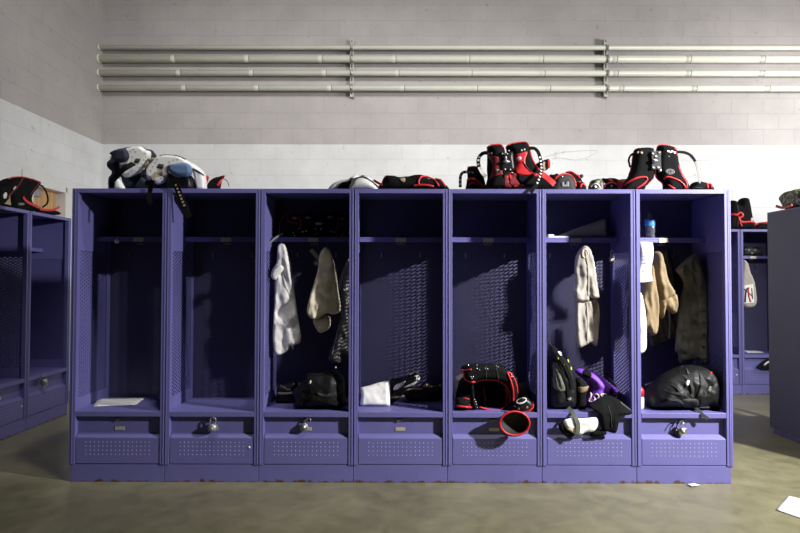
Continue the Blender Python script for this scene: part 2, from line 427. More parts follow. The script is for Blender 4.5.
# ------------------------------------------------------------------ setting
YB = 7.344; XLW = -3.90; H = 1.902; D0 = 3.70; W = .61; X0 = -2.142; DEP = .46; SEAT = .454; SHT = 1.606
MB().box(-3.9, 9, -3.2, YB, -.1, 0).build('floor', 'floor', kind='structure')
MB().box(-4.05, 9, YB, YB+.15, -.1, 6.4).build('wall_back', 'wallb', kind='structure')
wl = MB()
DY0, DY1, DZ = 5.93, 6.56, 2.33             # opening in the left wall
wl.box(XLW-.15, XLW, -3.2, DY0, -.1, 6.4); wl.box(XLW-.15, XLW, DY1, YB, -.1, 6.4); wl.box(XLW-.15, XLW, DY0, DY1, DZ, 6.4)
wl.build('wall_left', 'walll', kind='structure')
dr = MB().box(XLW-.13, XLW-.085, DY0+.005, DY1-.005, .01, DZ-.01).build('door_1', 'wood', kind='structure')
MB().box(XLW-.0845, XLW-.045, DY1-.50, DY1-.37, DZ-.13, DZ-.03).build('door_closer', 'dullmetal', dr, bevel=.006)
fr = MB()
for a, b in ((DY0-.13, DY0+.0), (DY1+.0, DY1+.13)): fr.box(XLW, XLW+.02, a, b, 0, DZ+.11)
fr.box(XLW, XLW+.02, DY0, DY1, DZ, DZ+.11)
fr.box(XLW-.14, XLW+.028, DY1-.03, DY1+.03, 0, DZ+.04); fr.box(XLW-.14, XLW+.028, DY0-.03, DY0+.03, 0, DZ+.04)
fr.box(XLW-.14, XLW+.028, DY0, DY1, DZ-.03, DZ+.04)
fr.build('trim_1', 'frame', kind='structure', bevel=.006)

# pipes and their brackets
YP = YB-.115
pipes = []
for i, (py, r, lb) in enumerate(((47.6, .029, 'thin cream painted wall pipe with chipped paint, topmost of the four'),
                                 (59.0, .045, 'thickest cream painted wall pipe, second from the top of four'),
                                 (73.1, .037, 'cream painted wall pipe, third from the top of four'),
                                 (88.2, .036, 'cream painted wall pipe, lowest of the four'))):
    z = at(400, py, YP).z; pipes.append((z, r))
    t = thing('wall_pipe', lb, 'pipe', (2.4, YP, z), 'pipes along the back wall')
    MB().lathe([(r, 0), (r, 10.2)], (XLW+.004, YP, z), (1, 0, 0), 18).build('pipe_run', 'pipe', t)
    MB().lathe([(r*1.3, 0), (r*1.3, .012), (r*1.1, .02)], (XLW+.003, YP, z), (1, 0, 0), 18).build('wall_flange', 'pipe', t)
    if i:
        x = -3.0+.07*i; k = 0
        while x < 6:
            MB().lathe([(r*1.01, -.030), (r*1.035, -.027), (r*1.035, .027), (r*1.01, .030)], (x, YP, z), (1, 0, 0), 18).build('coupling', 'pipe', t)
            MB().lathe([(r*1.05, -.004), (r*1.05, .004)], (x+.031, YP, z), (1, 0, 0), 18).build('joint_ring', 'grey', t)
            x += (.47 if i != 2 else .475)*2 if i == 1 else .93; k += 1
for px, lb in ((352, 'vertical slotted strut bracket clamping the four pipes, above the third locker'),
               (605, 'vertical slotted strut bracket clamping the four pipes, above the sixth locker')):
    x = at(px, 70, YB-.04).x; zt = at(px, 39.5, YB-.04).z; zb = at(px, 97.5, YB-.04).z
    t = thing('strut_bracket', lb, 'bracket', (x, YB-.03, zb), 'strut brackets on the back wall')
    s = MB(); s.box(x-.021, x-.015, YB-.065, YB-.001, zb, zt); s.box(x+.015, x+.021, YB-.065, YB-.001, zb, zt); s.box(x-.021, x+.021, YB-.009, YB-.001, zb, zt)
    s.box(x-.021, x-.009, YB-.071, YB-.065, zb, zt); s.box(x+.009, x+.021, YB-.071, YB-.065, zb, zt)
    q = zb
    while q < zt-.03: s.box(x-.009, x+.009, YB-.070, YB-.066, q, q+.03); q += .085
    s.build('strut_channel', 'strut', t)
    for z, r in pipes:
        c = MB().lathe([(r*1.13, -.017), (r*1.13, .017)], (x, YP, z), (1, 0, 0), 18).build('pipe_clamp', 'dullmetal', t)
        MB().box(x-.012, x+.012, YP-.012-r, YP-r*1.05, z-.020, z+.020).build('clamp_bolt', 'dullmetal', c, bevel=.004)

# ------------------------------------------------------------------ lockers
def lattice(x, y0, y1, z0, z1):
    m = MB(); dw, dh = .048, .0245; sl = dh/dw; t = .0078; th = .0020
    for sg in (1, -1):
        c = z0-(y1-y0)*sl
        while c < z1+(y1-y0)*sl:
            # line z = c + sg*sl*(y-y0), clipped to the rectangle
            pts = []
            for y in (y0, y1):
                z = c+sg*sl*(y-y0)
                if z0 <= z <= z1: pts.append((y, z))
            for z in (z0, z1):
                y = y0+(z-c)/(sg*sl)
                if y0 < y < y1: pts.append((y, z))
            if len(pts) >= 2:
                a, b = min(pts), max(pts)
                if b[0]-a[0] > .004:
                    m.sweep([(x+sg*.0011, a[0], a[1]), (x+sg*.0011, b[0], b[1])], t, th, (1, 0, 0), flat=True)
            c += dh*1.0
    return m
def side_panel(root, x0, x1):
    s = MB(); ya, yb, za, zb = .055, .405, .53, 1.50
    s.box(x0, x1, .036, ya, .113, H-.02); s.box(x0, x1, yb, DEP-.006, .113, H-.02)
    s.box(x0, x1, ya, yb, .113, za); s.box(x0, x1, ya, yb, zb, H-.02)
    p = s.build('side_panel', 'purple', root)
    lattice((x0+x1)/2, ya-.004, yb+.004, za-.004, zb+.004).build('wire_mesh', 'purple', p)
def make_locker(label, group, right=False, left_end=False, right_end=False):
    t = thing('locker', label, 'locker', (0, 0, 0), group); h = W/2-.0015; u = .029
    f = MB()
    for sg in (-1, 1):
        a, b = sorted((sg*h, sg*(h-u))); f.box(a, b, 0, .036, .113, H)
        a, b = sorted((sg*(h-.004), sg*(h-.011))); f.box(a, b, -.003, .0, .113, H-.004)
    f.box(-h+u, h-u, 0, .036, H-.028, H)
    f.build('frame', 'purple', t, bevel=.003)
    MB().box(-W/2, W/2, .036, DEP, H-.012, H-.001).build('top_panel', 'purple', t)
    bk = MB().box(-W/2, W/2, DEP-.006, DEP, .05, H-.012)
    bk.build('back_panel', 'backshade', t)
    side_panel(t, -h, -h+.012)
    if right: side_panel(t, h-.012, h)
    sh = MB(); sh.box(-h+.013, h-.013, .262, DEP-.007, SHT-.012, SHT); sh.box(-h+.013, h-.013, .262, .274, SHT-.034, SHT-.012)
    sp = sh.build('shelf', 'purple', t, bevel=.002)
    MB().prism([(.262, SHT-.034), (.2585, SHT-.034), (.2585, SHT-.006), (.262, SHT-.004)], -.036, .036).build('label_holder', 'plate', sp, bevel=.002)
    hk = MB()
    for sg in (-1, 1):
        hk.sweep(smooth([(0, .30, SHT-.013), (0, .30, SHT-.04), (sg*.010, .30, SHT-.050), (sg*.022, .30, SHT-.047), (sg*.026, .30, SHT-.038)], False, 5), .005, .005, (0, -1, 0), 7)
    hk.build('coat_hook', 'dullmetal', t)
    for sg in (-1, 1):
        k = MB().sweep(smooth([(sg*.14, DEP-.007, 1.50), (sg*.14, DEP-.03, 1.47), (sg*.14, DEP-.045, 1.485), (sg*.14, DEP-.047, 1.505)], False, 5), .006, .006, (1, 0, 0), 7)
        k.build('coat_hook', 'dullmetal', t)
    st = MB(); st.box(-h+u+.001, h-u-.001, .0, .037, SEAT-.034, SEAT); st.box(-h+.013, h-.013, .037, DEP-.007, SEAT-.014, SEAT)
    st.build('seat', 'purple', t, bevel=.003)
    ap = MB().box(-h+.013, h-.013, .034, .042, .13, SEAT-.015); ap.build('apron', 'purple', t)
    MB().box(-.032, .032, .0305, .034, .326, .348).build('number_plate', 'plate', t, bevel=.001)
    lt = MB().box(-.014, .010, .022, .034, .395, .402); lt.box(-.022, -.008, .022, .028, .388, .399)
    lt.build('latch', 'dullmetal', t)
    d = MB(); d.prism([(.004, .118), (.004, .284), (.0335, .310), (.0335, .300), (.012, .279), (.012, .118)], -h+u+.004, h-u-.004)
    dd = d.build('footlocker_door', 'purple', t, bevel=.002)
    b = MB()
    for i in range(16):
        for j in range(4):
            x = -.205+i*.0273; z = .176+j*.0265
            b.lathe([(.0045, 0), (.0038, .0012), (.0015, .0018)], (x, .0042, z), (0, -1, 0), 7)
    b.build('vent_bumps', 'vent', dd)
    k = MB().box(-h, h, .006, DEP-.025, 0, .113); k.build('kick_base', 'kick', t, bevel=.002)
    if left_end: MB().box(-h-.012, -h-.0005, .0, DEP, .105, H).build('end_panel', 'purple', t, bevel=.002)
    if right_end: MB().box(h+.0005, h+.012, .0, DEP, .105, H).build('end_panel', 'purple', t, bevel=.002)
    return t
def dup(root, loc, rz, label, group):
    r = root.copy(); C.objects.link(r); r.location = loc; r.rotation_euler = (0, 0, rz); r['label'] = label; r['group'] = group
    for ch in list(root.children):
        c = ch.copy(); C.objects.link(c); c.parent = r
        for g in list(ch.children):
            d = g.copy(); C.objects.link(d); d.parent = c
    return r
G1 = 'purple open lockers in the front row'
first = make_locker('purple open locker at left end of the front row, white sheet on its seat', G1, left_end=True)
last = make_locker('purple open locker at right end of the front row, with jackets and a water bottle', G1, right=True, right_end=True)
plain = make_locker('empty purple open locker with a padlock, second from the left end', G1)
cx = lambda i: X0+W*(i+.5)
first.location = (cx(0), D0, 0); last.location = (cx(6), D0, 0); plain.location = (cx(1), D0, 0)
for i, lb in ((2, 'purple open locker with white jersey, cream pants and black bag'),
              (3, 'purple open locker holding only a white towel and black cleats'),
              (4, 'purple open locker with red-trimmed shoulder pads on its seat'),
              (5, 'purple open locker with bright violet jersey and backpack on its seat')):
    dup(plain, (cx(i), D0, 0), 0, lb, G1)
MB().lathe([(.017, 0), (.017, .002)], at(117, 241.3, D0+.262), (0, -1, 0), 16).build('round_sticker', 'paper', first)
MB().lathe([(.008, 0), (.008, .003)], at(249.3, 447.2, D0+.004), (0, -1, 0), 12).build('round_sticker', 'paper', plain)

XL, YL = -3.2345, 5.541
G2 = 'dark purple lockers along the left wall'
lf = make_locker('dark purple locker by the left wall with a padlock, nearest the white wall corner', G2, right=True, right_end=True)
lf.location = (XL, YL-W/2, 0); lf.rotation_euler = (0, 0, PI/2)
dup(plain, (XL, YL-W*1.5, 0), PI/2, 'dark purple locker by the left wall, cut by the left edge of the photo', G2)
XR, YR = 3.182, 4.957
G3 = 'dark lockers turned away at right'
dup(plain, (XR+DEP, YR-W/2, 0), PI/2, 'locker back in shade-darkened purple at the right edge of the photo', G3)
dup(plain, (XR+DEP, YR-W*1.5, 0), PI/2, 'dark locker turned away, continuing the right row just outside the photo', G3)
YK = 6.58
G4 = 'purple lockers against the back wall at right'
b1 = dup(last, (3.912+W/2, YK, 0), 0, 'purple locker by the back wall holding a white printed bag', G4)
dup(plain, (3.912-W/2, YK, 0), 0, 'purple locker by the back wall, mostly hidden behind the front row end', G4)

# ------------------------------------------------------------------ gear on top of the front row
TB = (185.8, H+.001)
def zz(ox, oy, s): return lambda pts: Zm(ox, oy, s, pts)
# white and navy shoulder pads
A = zz(105, 140, 10.667); B = zz(140, 150, 7.611)
p = PY(3.92)
t = thing('shoulder_pads', 'white and navy shoulder pads at the left end, straps hanging over the locker edge', 'shoulder pads', (at(160, 187, 3.95).x, 3.92, H), 'shoulder pads on top of the front lockers')
nav = Puff(p, A([(80,140),(180,98),(380,68),(440,95),(500,108),(540,160),(530,205),(470,285),(440,340),(440,420),(440,500),(180,500),(75,490),(62,420),(100,360),(48,310),(52,240),(100,200),(75,170)]), .10, .07, TB, .006)
nav.mesh().build('padding', 'navy', t)
sh1 = Puff(p, A([(225,95),(300,72),(390,70),(440,108),(485,122),(488,165),(460,225),(420,295),(370,345),(300,385),(230,402),(188,380),(160,300),(160,200),(190,120)]), .035, .016, None, off=.100)
lab(sh1.mesh().build('shell', 'white', t), 'white left shell')
sh1.patch(A([(330,198),(382,200),(360,248),(308,244)]), .003, .006, False).build('vent_hole', 'dark', t)
sh1.dots(A([(305,100),(275,120),(325,125),(292,178),(430,145),(438,182),(418,212),(395,255),(378,290),(250,360)]), .0035).build('rivets', 'grey', t)
cp = Puff(p, A([(118,112),(220,95),(262,150),(257,210),(200,245),(112,232),(108,160)]), .04, .014, None, off=.13)
cp.mesh().build('shoulder_cap', 'navy', t)
Puff(p, A([(62,175),(112,148),(120,200),(62,228)]), .03, .02, None, off=.05).mesh().build('shell_edge', 'white', t)
Puff(p, A([(165,390),(182,440),(218,500),(112,500),(110,455)]), .03, .02, TB, off=.11).mesh().build('shell_edge', 'white', t)
st = MB(); strap(A([(305,250),(240,285),(180,325),(115,395),(82,440),(78,496)]), p, .036, .004, [.150,.185,.185,.165,.12,.10], st); st.build('strap', 'black', t)
sh1.patch(A([(475,212),(530,192),(535,215),(485,238)]), .02, .01).build('lace', 'tanlace', t)
sh1.patch(A([(428,285),(465,245),(475,258),(440,298)]), .02, .01).build('lace', 'tanlace', t)
sh2 = Puff(p, B([(45,185),(65,130),(110,75),(150,42),(290,45),(360,78),(410,130),(350,165),(250,140),(225,160),(215,200),(185,245),(135,262),(110,250),(90,232),(60,215)]), .035, .016, None, off=.120)
lab(sh2.mesh().build('shell', 'white', t), 'white right shell')
sh2.patch(B([(145,104),(186,110),(170,142),(128,135)]), .003, .006, False).build('vent_hole', 'dark', t)
sh2.dots(B([(130,72),(118,95),(98,125),(82,155),(255,75),(225,90),(285,70),(165,215),(175,195)]), .0035).build('rivets', 'grey', t)
sh2.tube(B([(150,44),(195,38),(290,46),(350,72)]), .006).build('edge_piping', 'dark', t)
sh3 = Puff(p, B([(360,85),(420,112),(470,150),(500,195),(505,280),(440,280),(412,200),(395,150)]), .04, .02, TB, off=.08)
lab(sh3.mesh().build('shell', 'white', t), 'white far flap')
sh3.tube(B([(362,85),(395,135),(440,160),(490,195)]), .008).build('edge_piping', 'dark', t)
Puff(p, B([(225,168),(300,200),(390,195),(425,280),(0,280),(0,235),(45,190),(100,240),(200,240)]), .07, .04, TB, off=.04).mesh().build('padding', 'navy', t)
Puff(p, B([(222,150),(240,115),(300,98),(370,105),(397,150),(390,190),(340,207),(270,192),(235,172)]), .03, .012, None, off=.165).mesh().build('shoulder_cap', 'blue', t)
Puff(p, B([(225,170),(300,205),(392,195),(400,275),(230,275),(215,215)]), .05, .03, TB, off=.115).mesh().build('cap_cup', 'blackg', t)
sh2.band(B([(175,170),(140,172),(115,195),(102,228)]), .014, .004, .006).build('lace', 'tanlace', t)
pf = PY(D0-.02)
strap(B([(97,228),(86,262),(78,300),(66,360),(72,385),(80,415)]), pf, .030, .004, [.02, .012, 0, 0, .004, .002]).build('strap', 'black', t)
s2 = B([(262,235),(275,265),(300,335),(335,420),(375,512)])
strap(s2, pf, .040, .005, [.03, .012, 0, 0, .002]).build('strap', 'black', t)
dashes(B([(272,262),(300,330),(345,440)]), pf, .012, .012, .012, [.014, .002, .004]).build('stitching', 'tanlace', t)

# small red and black flap
t = thing('thigh_pad', 'small black pad with red edges beside the white shoulder pads', 'pad', (at(218, 187, 3.9).x, 3.9, H))
q = Puff(PY(3.9), B([(500,280),(520,250),(560,215),(600,203),(645,195),(625,235),(595,280)]), .02, .02, TB)
q.mesh().build('pad_body', 'black', t)
q.band(B([(640,196),(620,232),(592,272)]), .014, .006).build('edge_trim', 'red', t)
strap(B([(505,200),(515,212),(500,250),(494,275)]), PY(3.88), .018, .006).build('edge_trim', 'red', t)
cord(B([(628,215),(655,228),(670,250),(676,276)]), PY(3.9), .005).build('wire_loop', 'dark', t)

# white pads lying flat
Cc = zz(330, 168, 6.667); p = PY(3.86)
t = thing('shoulder_pads', 'white pads lying flat with a black strap, on top above the third locker', 'shoulder pads', (at(355, 187, 3.86).x, 3.86, H), 'shoulder pads on top of the front lockers')
Puff(p, Cc([(-15,130),(10,112),(50,90),(120,76),(160,90),(165,130)]), .08, .04, TB, off=-.03).mesh().build('shell', 'white', t)
Puff(p, Cc([(45,128),(70,98),(120,86),(150,90),(150,128)]), .05, .03, TB, off=.02).mesh().build('padding', 'black', t)
q = Puff(p, Cc([(132,130),(140,95),(165,68),(210,56),(255,72),(290,100),(322,130)]), .08, .05, TB, off=.04); q.mesh().build('shell', 'white', t)
Puff(p, Cc([(120,80),(160,52),(220,47),(265,64),(285,90),(240,75),(200,66),(150,86)]), .06, .02, None, off=.0).mesh().build('shell', 'white', t)
q.band(Cc([(160,80),(200,62),(245,72),(285,98),(318,127)]), .012, .004).build('strap', 'dark', t)

# flat black and red pads
t = thing('shoulder_pads', 'flat black shoulder pads with red trim, on top above the fourth locker', 'shoulder pads', (at(410, 187, 3.86).x, 3.86, H), 'shoulder pads on top of the front lockers')
q = Puff(p, Cc([(338,130),(350,90),(362,62),(385,50),(430,52),(455,60),(520,56),(570,46),(615,46),(645,68),(700,80),(735,72),(755,95),(770,130)]), .10, .05, TB, .006)
q.mesh().build('padding', 'black', t)
q.tube(Cc([(345,115),(352,85),(368,58),(390,50)]), .008).build('trim', 'red', t)
q.tube(Cc([(592,118),(592,82),(615,56),(660,64),(700,85),(725,120)]), .014).build('trim', 'red', t)
q.tube(Cc([(555,118),(620,112),(690,122)]), .014).build('trim', 'red', t)
q.tube(Cc([(700,72),(740,84),(760,110),(767,125)]), .014).build('trim', 'red', t)
q.patch(Cc([(462,70),(500,66),(498,92),(470,88)]), .004, .006).build('buckle', 'tanlace', t)
strap(Cc([(292,82),(318,98),(345,112)]), p, .016, .006, [.03, .05, .08]).build('strap', 'red', t)

# small black pad with dashed strap, left of the big red pads
E3 = zz(455, 138, 10.25); E4 = zz(500, 138, 9.35)
p = PY(4.03)
t = thing('shoulder_pads', 'small black and red shoulder pads with dashed strap, left of the big red ones', 'shoulder pads', (at(475, 187, 4.03).x, 4.03, H), 'shoulder pads on top of the front lockers')
q = Puff(p, E3([(118,510),(116,470),(128,420),(124,330),(135,298),(180,294),(240,298),(255,340),(300,420),(312,510)]), .05, .03, TB)
q.mesh().build('padding', 'black', t)
q.tube(E3([(126,300),(180,291),(240,296)]), .006).build('trim', 'red', t)
q.tube(E3([(128,432),(180,420),(230,445),(298,500)]), .018).build('trim', 'red', t)
q.tube(E3([(140,495),(170,462),(215,470),(262,503)]), .014).build('trim', 'darkred', t)
q.dots(E3([(150,352),(178,357)]), .008).build('buckle', 'grey', t)
e1 = E3([(125,348),(85,352),(60,380),(54,430),(54,505)])
strap(e1, p, .020, .004, [.03, .02, .0, 0, 0]).build('strap', 'black', t)
dashes(e1, p, .013, .013, .014, [.03, .02, .0, 0, 0], .004).build('stitching', 'white', t)

# big red pads
p = PY(3.88)
t = thing('shoulder_pads', 'tall black and bright red shoulder pads standing above the fifth locker', 'shoulder pads', (at(515, 187, 3.88).x, 3.88, H), 'shoulder pads on top of the front lockers')
l = Puff(p, E3([(328,105),(350,82),(410,74),(465,74),(490,100),(505,150),(545,260),(575,330),(585,505),(325,505),(332,410),(327,330),(330,200)]), .085, .06, TB)
l.mesh().build('chest_plate', 'black', t)
r_ = Puff(p, E4([(60,85),(90,62),(150,49),(235,42),(262,62),(275,110),(300,185),(340,255),(400,325),(500,420),(500,470),(0,470),(10,380),(60,330),(95,260),(62,130)]), .085, .06, TB)
r_.mesh().build('chest_plate', 'black', t)
Puff(p, E4([(-5,135),(60,140),(120,125),(132,220),(135,305),(60,320),(-10,310),(-12,220)]), .03, .02, None, off=.075).mesh().build('front_closure', 'blackg', t)
l.patch(E3([(345,185),(430,195),(456,212),(472,300),(490,375),(455,380),(400,400),(345,435),(375,360),(382,290),(370,235)]), .008, .012).build('panel', 'darkred', t)
l.tube(E3([(382,280),(420,262),(460,240)]), .005, .010).build('trim', 'dark', t)
l.patch(E3([(505,380),(560,400),(580,500),(505,498),(498,430)]), .008, .012).build('panel', 'darkred', t)
l.patch(E3([(332,450),(400,410),(460,380),(492,420),(498,478),(470,496),(332,496)]), .016, .02).build('rib_pad', 'black', t)
l.patch(ell(497, 171, 2.3, 1.9), .012, .006).build('emblem', 'grey', t)
l.tube(E3([(330,100),(360,79),(412,70),(468,70),(494,105),(507,150)]), .012).build('trim', 'red', t)
r_.tube(E4([(58,100),(64,80),(95,60),(160,46),(235,40),(264,65),(276,110)]), .012).build('trim', 'red', t)
lab(r_.patch(E4([(125,175),(190,145),(255,130),(235,200),(242,270),(290,320),(372,342),(350,362),(250,350),(160,335),(132,270)]), .010, .014).build('panel', 'red', t), 'bright red right panel')
r_.patch(E4([(148,190),(190,175),(193,205),(152,214)]), .014, .005).build('emblem', 'pink', t)
r_.tube(E4([(138,222),(180,228),(215,228),(245,275),(295,322)]), .005, .013).build('trim', 'darkred', t)
r_.tube(E4([(276,112),(292,180),(322,240),(355,290),(395,322)]), .014).build('trim', 'red', t)
r_.patch(E4([(165,345),(260,362),(350,368),(342,438),(232,434),(182,402)]), .016, .02).build('rib_pad', 'black', t)
r_.patch(E4([(90,325),(140,332),(165,370),(178,415),(230,442),(95,440)]), .008, .012).build('panel', 'darkred', t)
r_.band(E4([(385,335),(430,368),(470,402),(505,435)]), .036, .008, .008).build('trim', 'red', t)
r_.band(E4([(82,325),(92,355),(104,390)]), .014, .005, .014).build('strap', 'red', t)
r_.band(E4([(130,455),(150,450),(170,446)]), .012, .006, .012).build('strap', 'red', t)
pc = PY(3.77)
for x, y, a in ((20,148,2), (80,120,2.2), (66,150,2), (45,294,2.6), (95,296,2.6), (112,325,1.8)):
    z = E4([(x, y)])[0]; MB().lathe([(.005*a*.6, 0), (.005*a*.6, .004), (.003*a*.5, .007)], pc.hit(*z, .005), (0, -1, 0), 12).build('rivet', 'dullmetal', t)
qq = Puff(pc, E4([(22,220),(45,205),(60,195),(75,208),(98,218),(75,235),(45,236)]), .008, .01, off=.006); qq.mesh().build('buckle', 'dullmetal', t)
qq = Puff(pc, E4([(50,172),(62,172),(62,198),(50,198)]), .004, .01, off=.006); qq.mesh().build('emblem', 'pink', t)
r_.dots(E4([(200,116),(226,110)]), .009, .004).build('rivet', 'dullmetal', t)
l.dots(E3([(350,157),(376,157)]), .008, .004).build('rivet', 'dullmetal', t)
f1 = E3([(335,152),(290,155),(255,185),(238,230),(248,300),(285,365),(322,400)]); o1 = [.06, .05, .03, .02, .02, .04, .07]
strap(f1, p, .024, .004, o1).build('strap', 'black', t)
dashes(f1[2:], p, .014, .014, .013, o1[2:], .004).build('stitching', 'white', t)
strap(f1[4:], p, .022, .004, [.03, .048, .08]).build('strap', 'white', t)
f2 = E4([(268,98),(318,96),(352,125),(372,175),(384,235),(386,300),(370,370),(338,445),(312,475),(288,515)]); o2 = [.06, .06, .06, .07, .09, .12, .16, .19, .205, .21]
strap(f2, p, .022, .004, o2).build('strap', 'black', t)
dashes(f2[3:8], p, .012, .012, .016, o2[3:8], .004).build('stitching', 'white', t)
fl = Puff(p, E4([(330,248),(400,212),(455,200),(460,270),(425,305),(370,295)]), .03, .02, off=-.03); fl.mesh().build('shoulder_cap', 'black', t)
fl.band(E4([(452,200),(458,235),(455,280)]), .014, .005).build('trim', 'red', t)
fl.band(E4([(412,225),(408,262),(418,298)]), .014, .004).build('strap', 'tanlace', t)

# gear with a grey disc
K5 = zz(545, 140, 9.41); p = PY(4.03)
t = thing('shoulder_pads', 'low black pads with a dark round cap, red rims, above the sixth locker', 'shoulder pads', (at(568, 187, 4.03).x, 4.03, H), 'shoulder pads on top of the front lockers')
Puff(p, K5([(25,455),(35,345),(80,326),(130,332),(130,455)]), .05, .03, TB, off=-.05).mesh().build('padding', 'black', t)
bq = Puff(p, K5([(180,325),(235,296),(285,320),(335,355),(345,455),(180,455)]), .06, .03, TB, off=-.02); bq.mesh().build('padding', 'black', t)
bq.tube(K5([(185,322),(235,297),(285,322),(330,358)]), .012).build('trim', 'red', t)
dq = Puff(p, K5([(82,400),(110,345),(180,317),(250,340),(286,400),(282,460),(80,460)]), .04, .05, TB, off=.05); dq.mesh().build('round_cap', 'darkgrey', t)
dq.tube(K5([(80,440),(88,390),(115,345),(180,318),(245,335),(282,390),(286,440)]), .012).build('trim', 'red', t)
dq.patch(K5([(155,398),(178,396),(178,420),(198,420),(198,394),(225,392),(225,440),(155,442)]), .004, .005, False, .006).build('emblem', 'grey', t)
dq.dots(K5([(162,345)]), .006).build('rivet', 'chrome', t)
Puff(p, K5([(322,335),(355,320),(359,352),(332,362)]), .015, .012, off=.03).mesh().build('strap_tip', 'darkgrey', t)
lq = Puff(p, K5([(262,455),(290,400),(340,390),(375,415),(390,455)]), .04, .03, TB, off=.05); lq.mesh().build('padding', 'black', t)
lq.tube(K5([(330,450),(342,420),(362,410),(384,442)]), .012).build('trim', 'red', t)
lq.tube(K5([(275,420),(300,398),(335,395)]), .012).build('trim', 'red', t)

# camouflage pads
t = thing('shoulder_pads', 'low camouflage pads with red trim beside the tall black pads with oval badge', 'shoulder pads', (at(605, 187, 3.86).x, 3.86, H), 'shoulder pads on top of the front lockers')
cq = Puff(p, K5([(408,460),(418,408),(455,374),(520,366),(550,400),(550,460)]), .06, .04, TB, off=.02); cq.mesh().build('shoulder_cap', 'camo', t)
cq.tube(K5([(432,450),(445,425),(475,412),(505,425),(515,450)]), .010).build('emblem', 'white', t)
cq.dots(K5([(475,440)]), .009).build('emblem', 'white', t)
cb = Puff(p, K5([(525,375),(580,362),(640,358),(690,376),(715,430),(718,460),(525,460)]), .06, .04, TB, off=.02); cb.mesh().build('padding', 'black', t)
cb.tube(K5([(525,372),(542,405),(560,445)]), .014).build('trim', 'red', t)
cb.tube(K5([(548,440),(590,412),(640,402),(685,430),(690,448)]), .012).build('trim', 'red', t)
cb.tube(K5([(608,362),(628,382),(640,402)]), .012).build('trim', 'red', t)
cb.patch(K5([(545,410),(560,405),(568,440),(555,445)]), .006, .006).build('strap', 'white', t)
cb.dots(K5([(612,378),(625,433)]), .009).build('rivet', 'grey', t)
cb.tube(K5([(690,378),(705,405),(715,448)]), .012).build('edge_piping', 'netgreen', t)

# tall black pads with the oval badge
I6 = zz(615, 140, 8.0); p = PY(3.87)
t = thing('shoulder_pads', 'tall black shoulder pads with red trim and oval badge, above the last locker', 'shoulder pads', (at(655, 187, 3.87).x, 3.87, H), 'shoulder pads on top of the front lockers')
a = Puff(p, I6([(145,98),(165,71),(220,61),(290,63),(305,90),(315,170),(320,250),(300,310),(250,365),(205,400),(55,400),(72,345),(110,280),(130,210),(140,140)]), .06, .045, TB)
a.mesh().build('chest_plate', 'black', t)
b_ = Puff(p, I6([(332,80),(346,46),(400,42),(460,56),(484,80),(495,140),(510,220),(540,290),(575,345),(575,400),(405,400),(385,350),(338,310),(323,250),(326,170)]), .06, .045, TB)
b_.mesh().build('chest_plate', 'black', t)
Puff(p, I6([(20,330),(80,312),(130,320),(110,360),(60,400),(30,400)]), .03, .02, TB, off=-.05).mesh().build('back_flap', 'darkred', t)
b_.tube(I6([(331,85),(346,45),(400,41),(460,55),(485,82)]), .008).build('trim', 'red', t)
b_.tube(I6([(486,90),(497,150),(510,220),(538,288),(573,343),(576,388)]), .009).build('trim', 'red', t)
b_.tube(I6([(323,240),(335,305),(385,352),(400,388)]), .009).build('trim', 'red', t)
a.tube(I6([(319,245),(302,308),(255,360)]), .006).build('trim', 'red', t)
a.tube(I6([(146,110),(138,170),(126,230),(108,282)]), .008).build('trim', 'red', t)
a.tube(I6([(68,378),(110,335),(180,303),(245,296),(257,318),(225,355),(168,390)]), .012).build('trim', 'red', t)
b_.tube(I6([(480,392),(430,362),(395,325),(398,302),(440,297),(520,330),(562,375),(562,392)]), .012).build('trim', 'red', t)
b_.patch(ell(615+437/8, 140+255/8, 4.9, 2.9), .004, .005).build('emblem', 'grey', t)
b_.tube(ell(615+437/8, 140+255/8, 3.9, 2.1), .004, .005, True).build('emblem', 'dark', t)
b_.band(I6([(425,262),(432,248),(445,248),(450,262)]), .008, .003, .007).build('emblem', 'dark', t)
pc = PY(3.80)
MB().sweep([pc.hit(*z) for z in I6([(357,90),(359,165),(360,240)])], .012, .006, (0, -1, 0), flat=True).build('closure_bar', 'chrome', t)
MB().sweep([pc.hit(*z) for z in I6([(325,90),(330,165),(328,235)])], .060, .012, (0, -1, 0), flat=True).build('closure_strap', 'blackg', t)
for x, y, rr in ((297,112,.009), (320,135,.009), (302,225,.010), (345,102,.008), (340,222,.009), (359,247,.008)):
    MB().lathe([(rr, -.004), (rr, .009), (rr*.6, .013)], pc.hit(*I6([(x, y)])[0]), (0, -1, 0), 12).build('rivet', 'chrome', t)
qq = Puff(pc, I6([(292,165),(312,150),(330,150),(350,165),(330,182),(308,182)]), .010, .012, off=.014); qq.mesh().build('buckle', 'chrome', t)
a.dots(I6([(158,104),(185,102),(212,102)]), .009, .004).build('rivet', 'tanlace', t)
b_.dots(I6([(422,92),(440,98),(455,92),(472,102)]), .010, .004).build('rivet', 'chrome', t)
b_.dots(I6([(430,132)]), .005).build('rivet', 'grey', t)
strap(I6([(488,96),(550,99),(605,122),(642,172)]), p, .018, .004, [.05, .03, .01, 0]).build('strap', 'black', t)
strap(I6([(640,168),(658,220),(672,300),(677,345)]), p, .013, .003, [0, 0, .03, .07]).build('strap', 'grey', t)
strap(I6([(152,104),(120,130),(110,170),(122,218)]), p, .013, .004, [.04, .0, -.02, .0]).build('strap', 'black', t)
t = thing('knee_pad', 'round black pad with red edge at the right end of the locker top', 'pad', (at(700, 189, 3.86).x, 3.86, H))
j = Puff(PY(3.86), I6([(593,405),(603,358),(640,336),(690,332),(735,350),(768,356),(774,405)]), .05, .04, (188.0, H+.001)); j.mesh().build('pad_body', 'black', t)
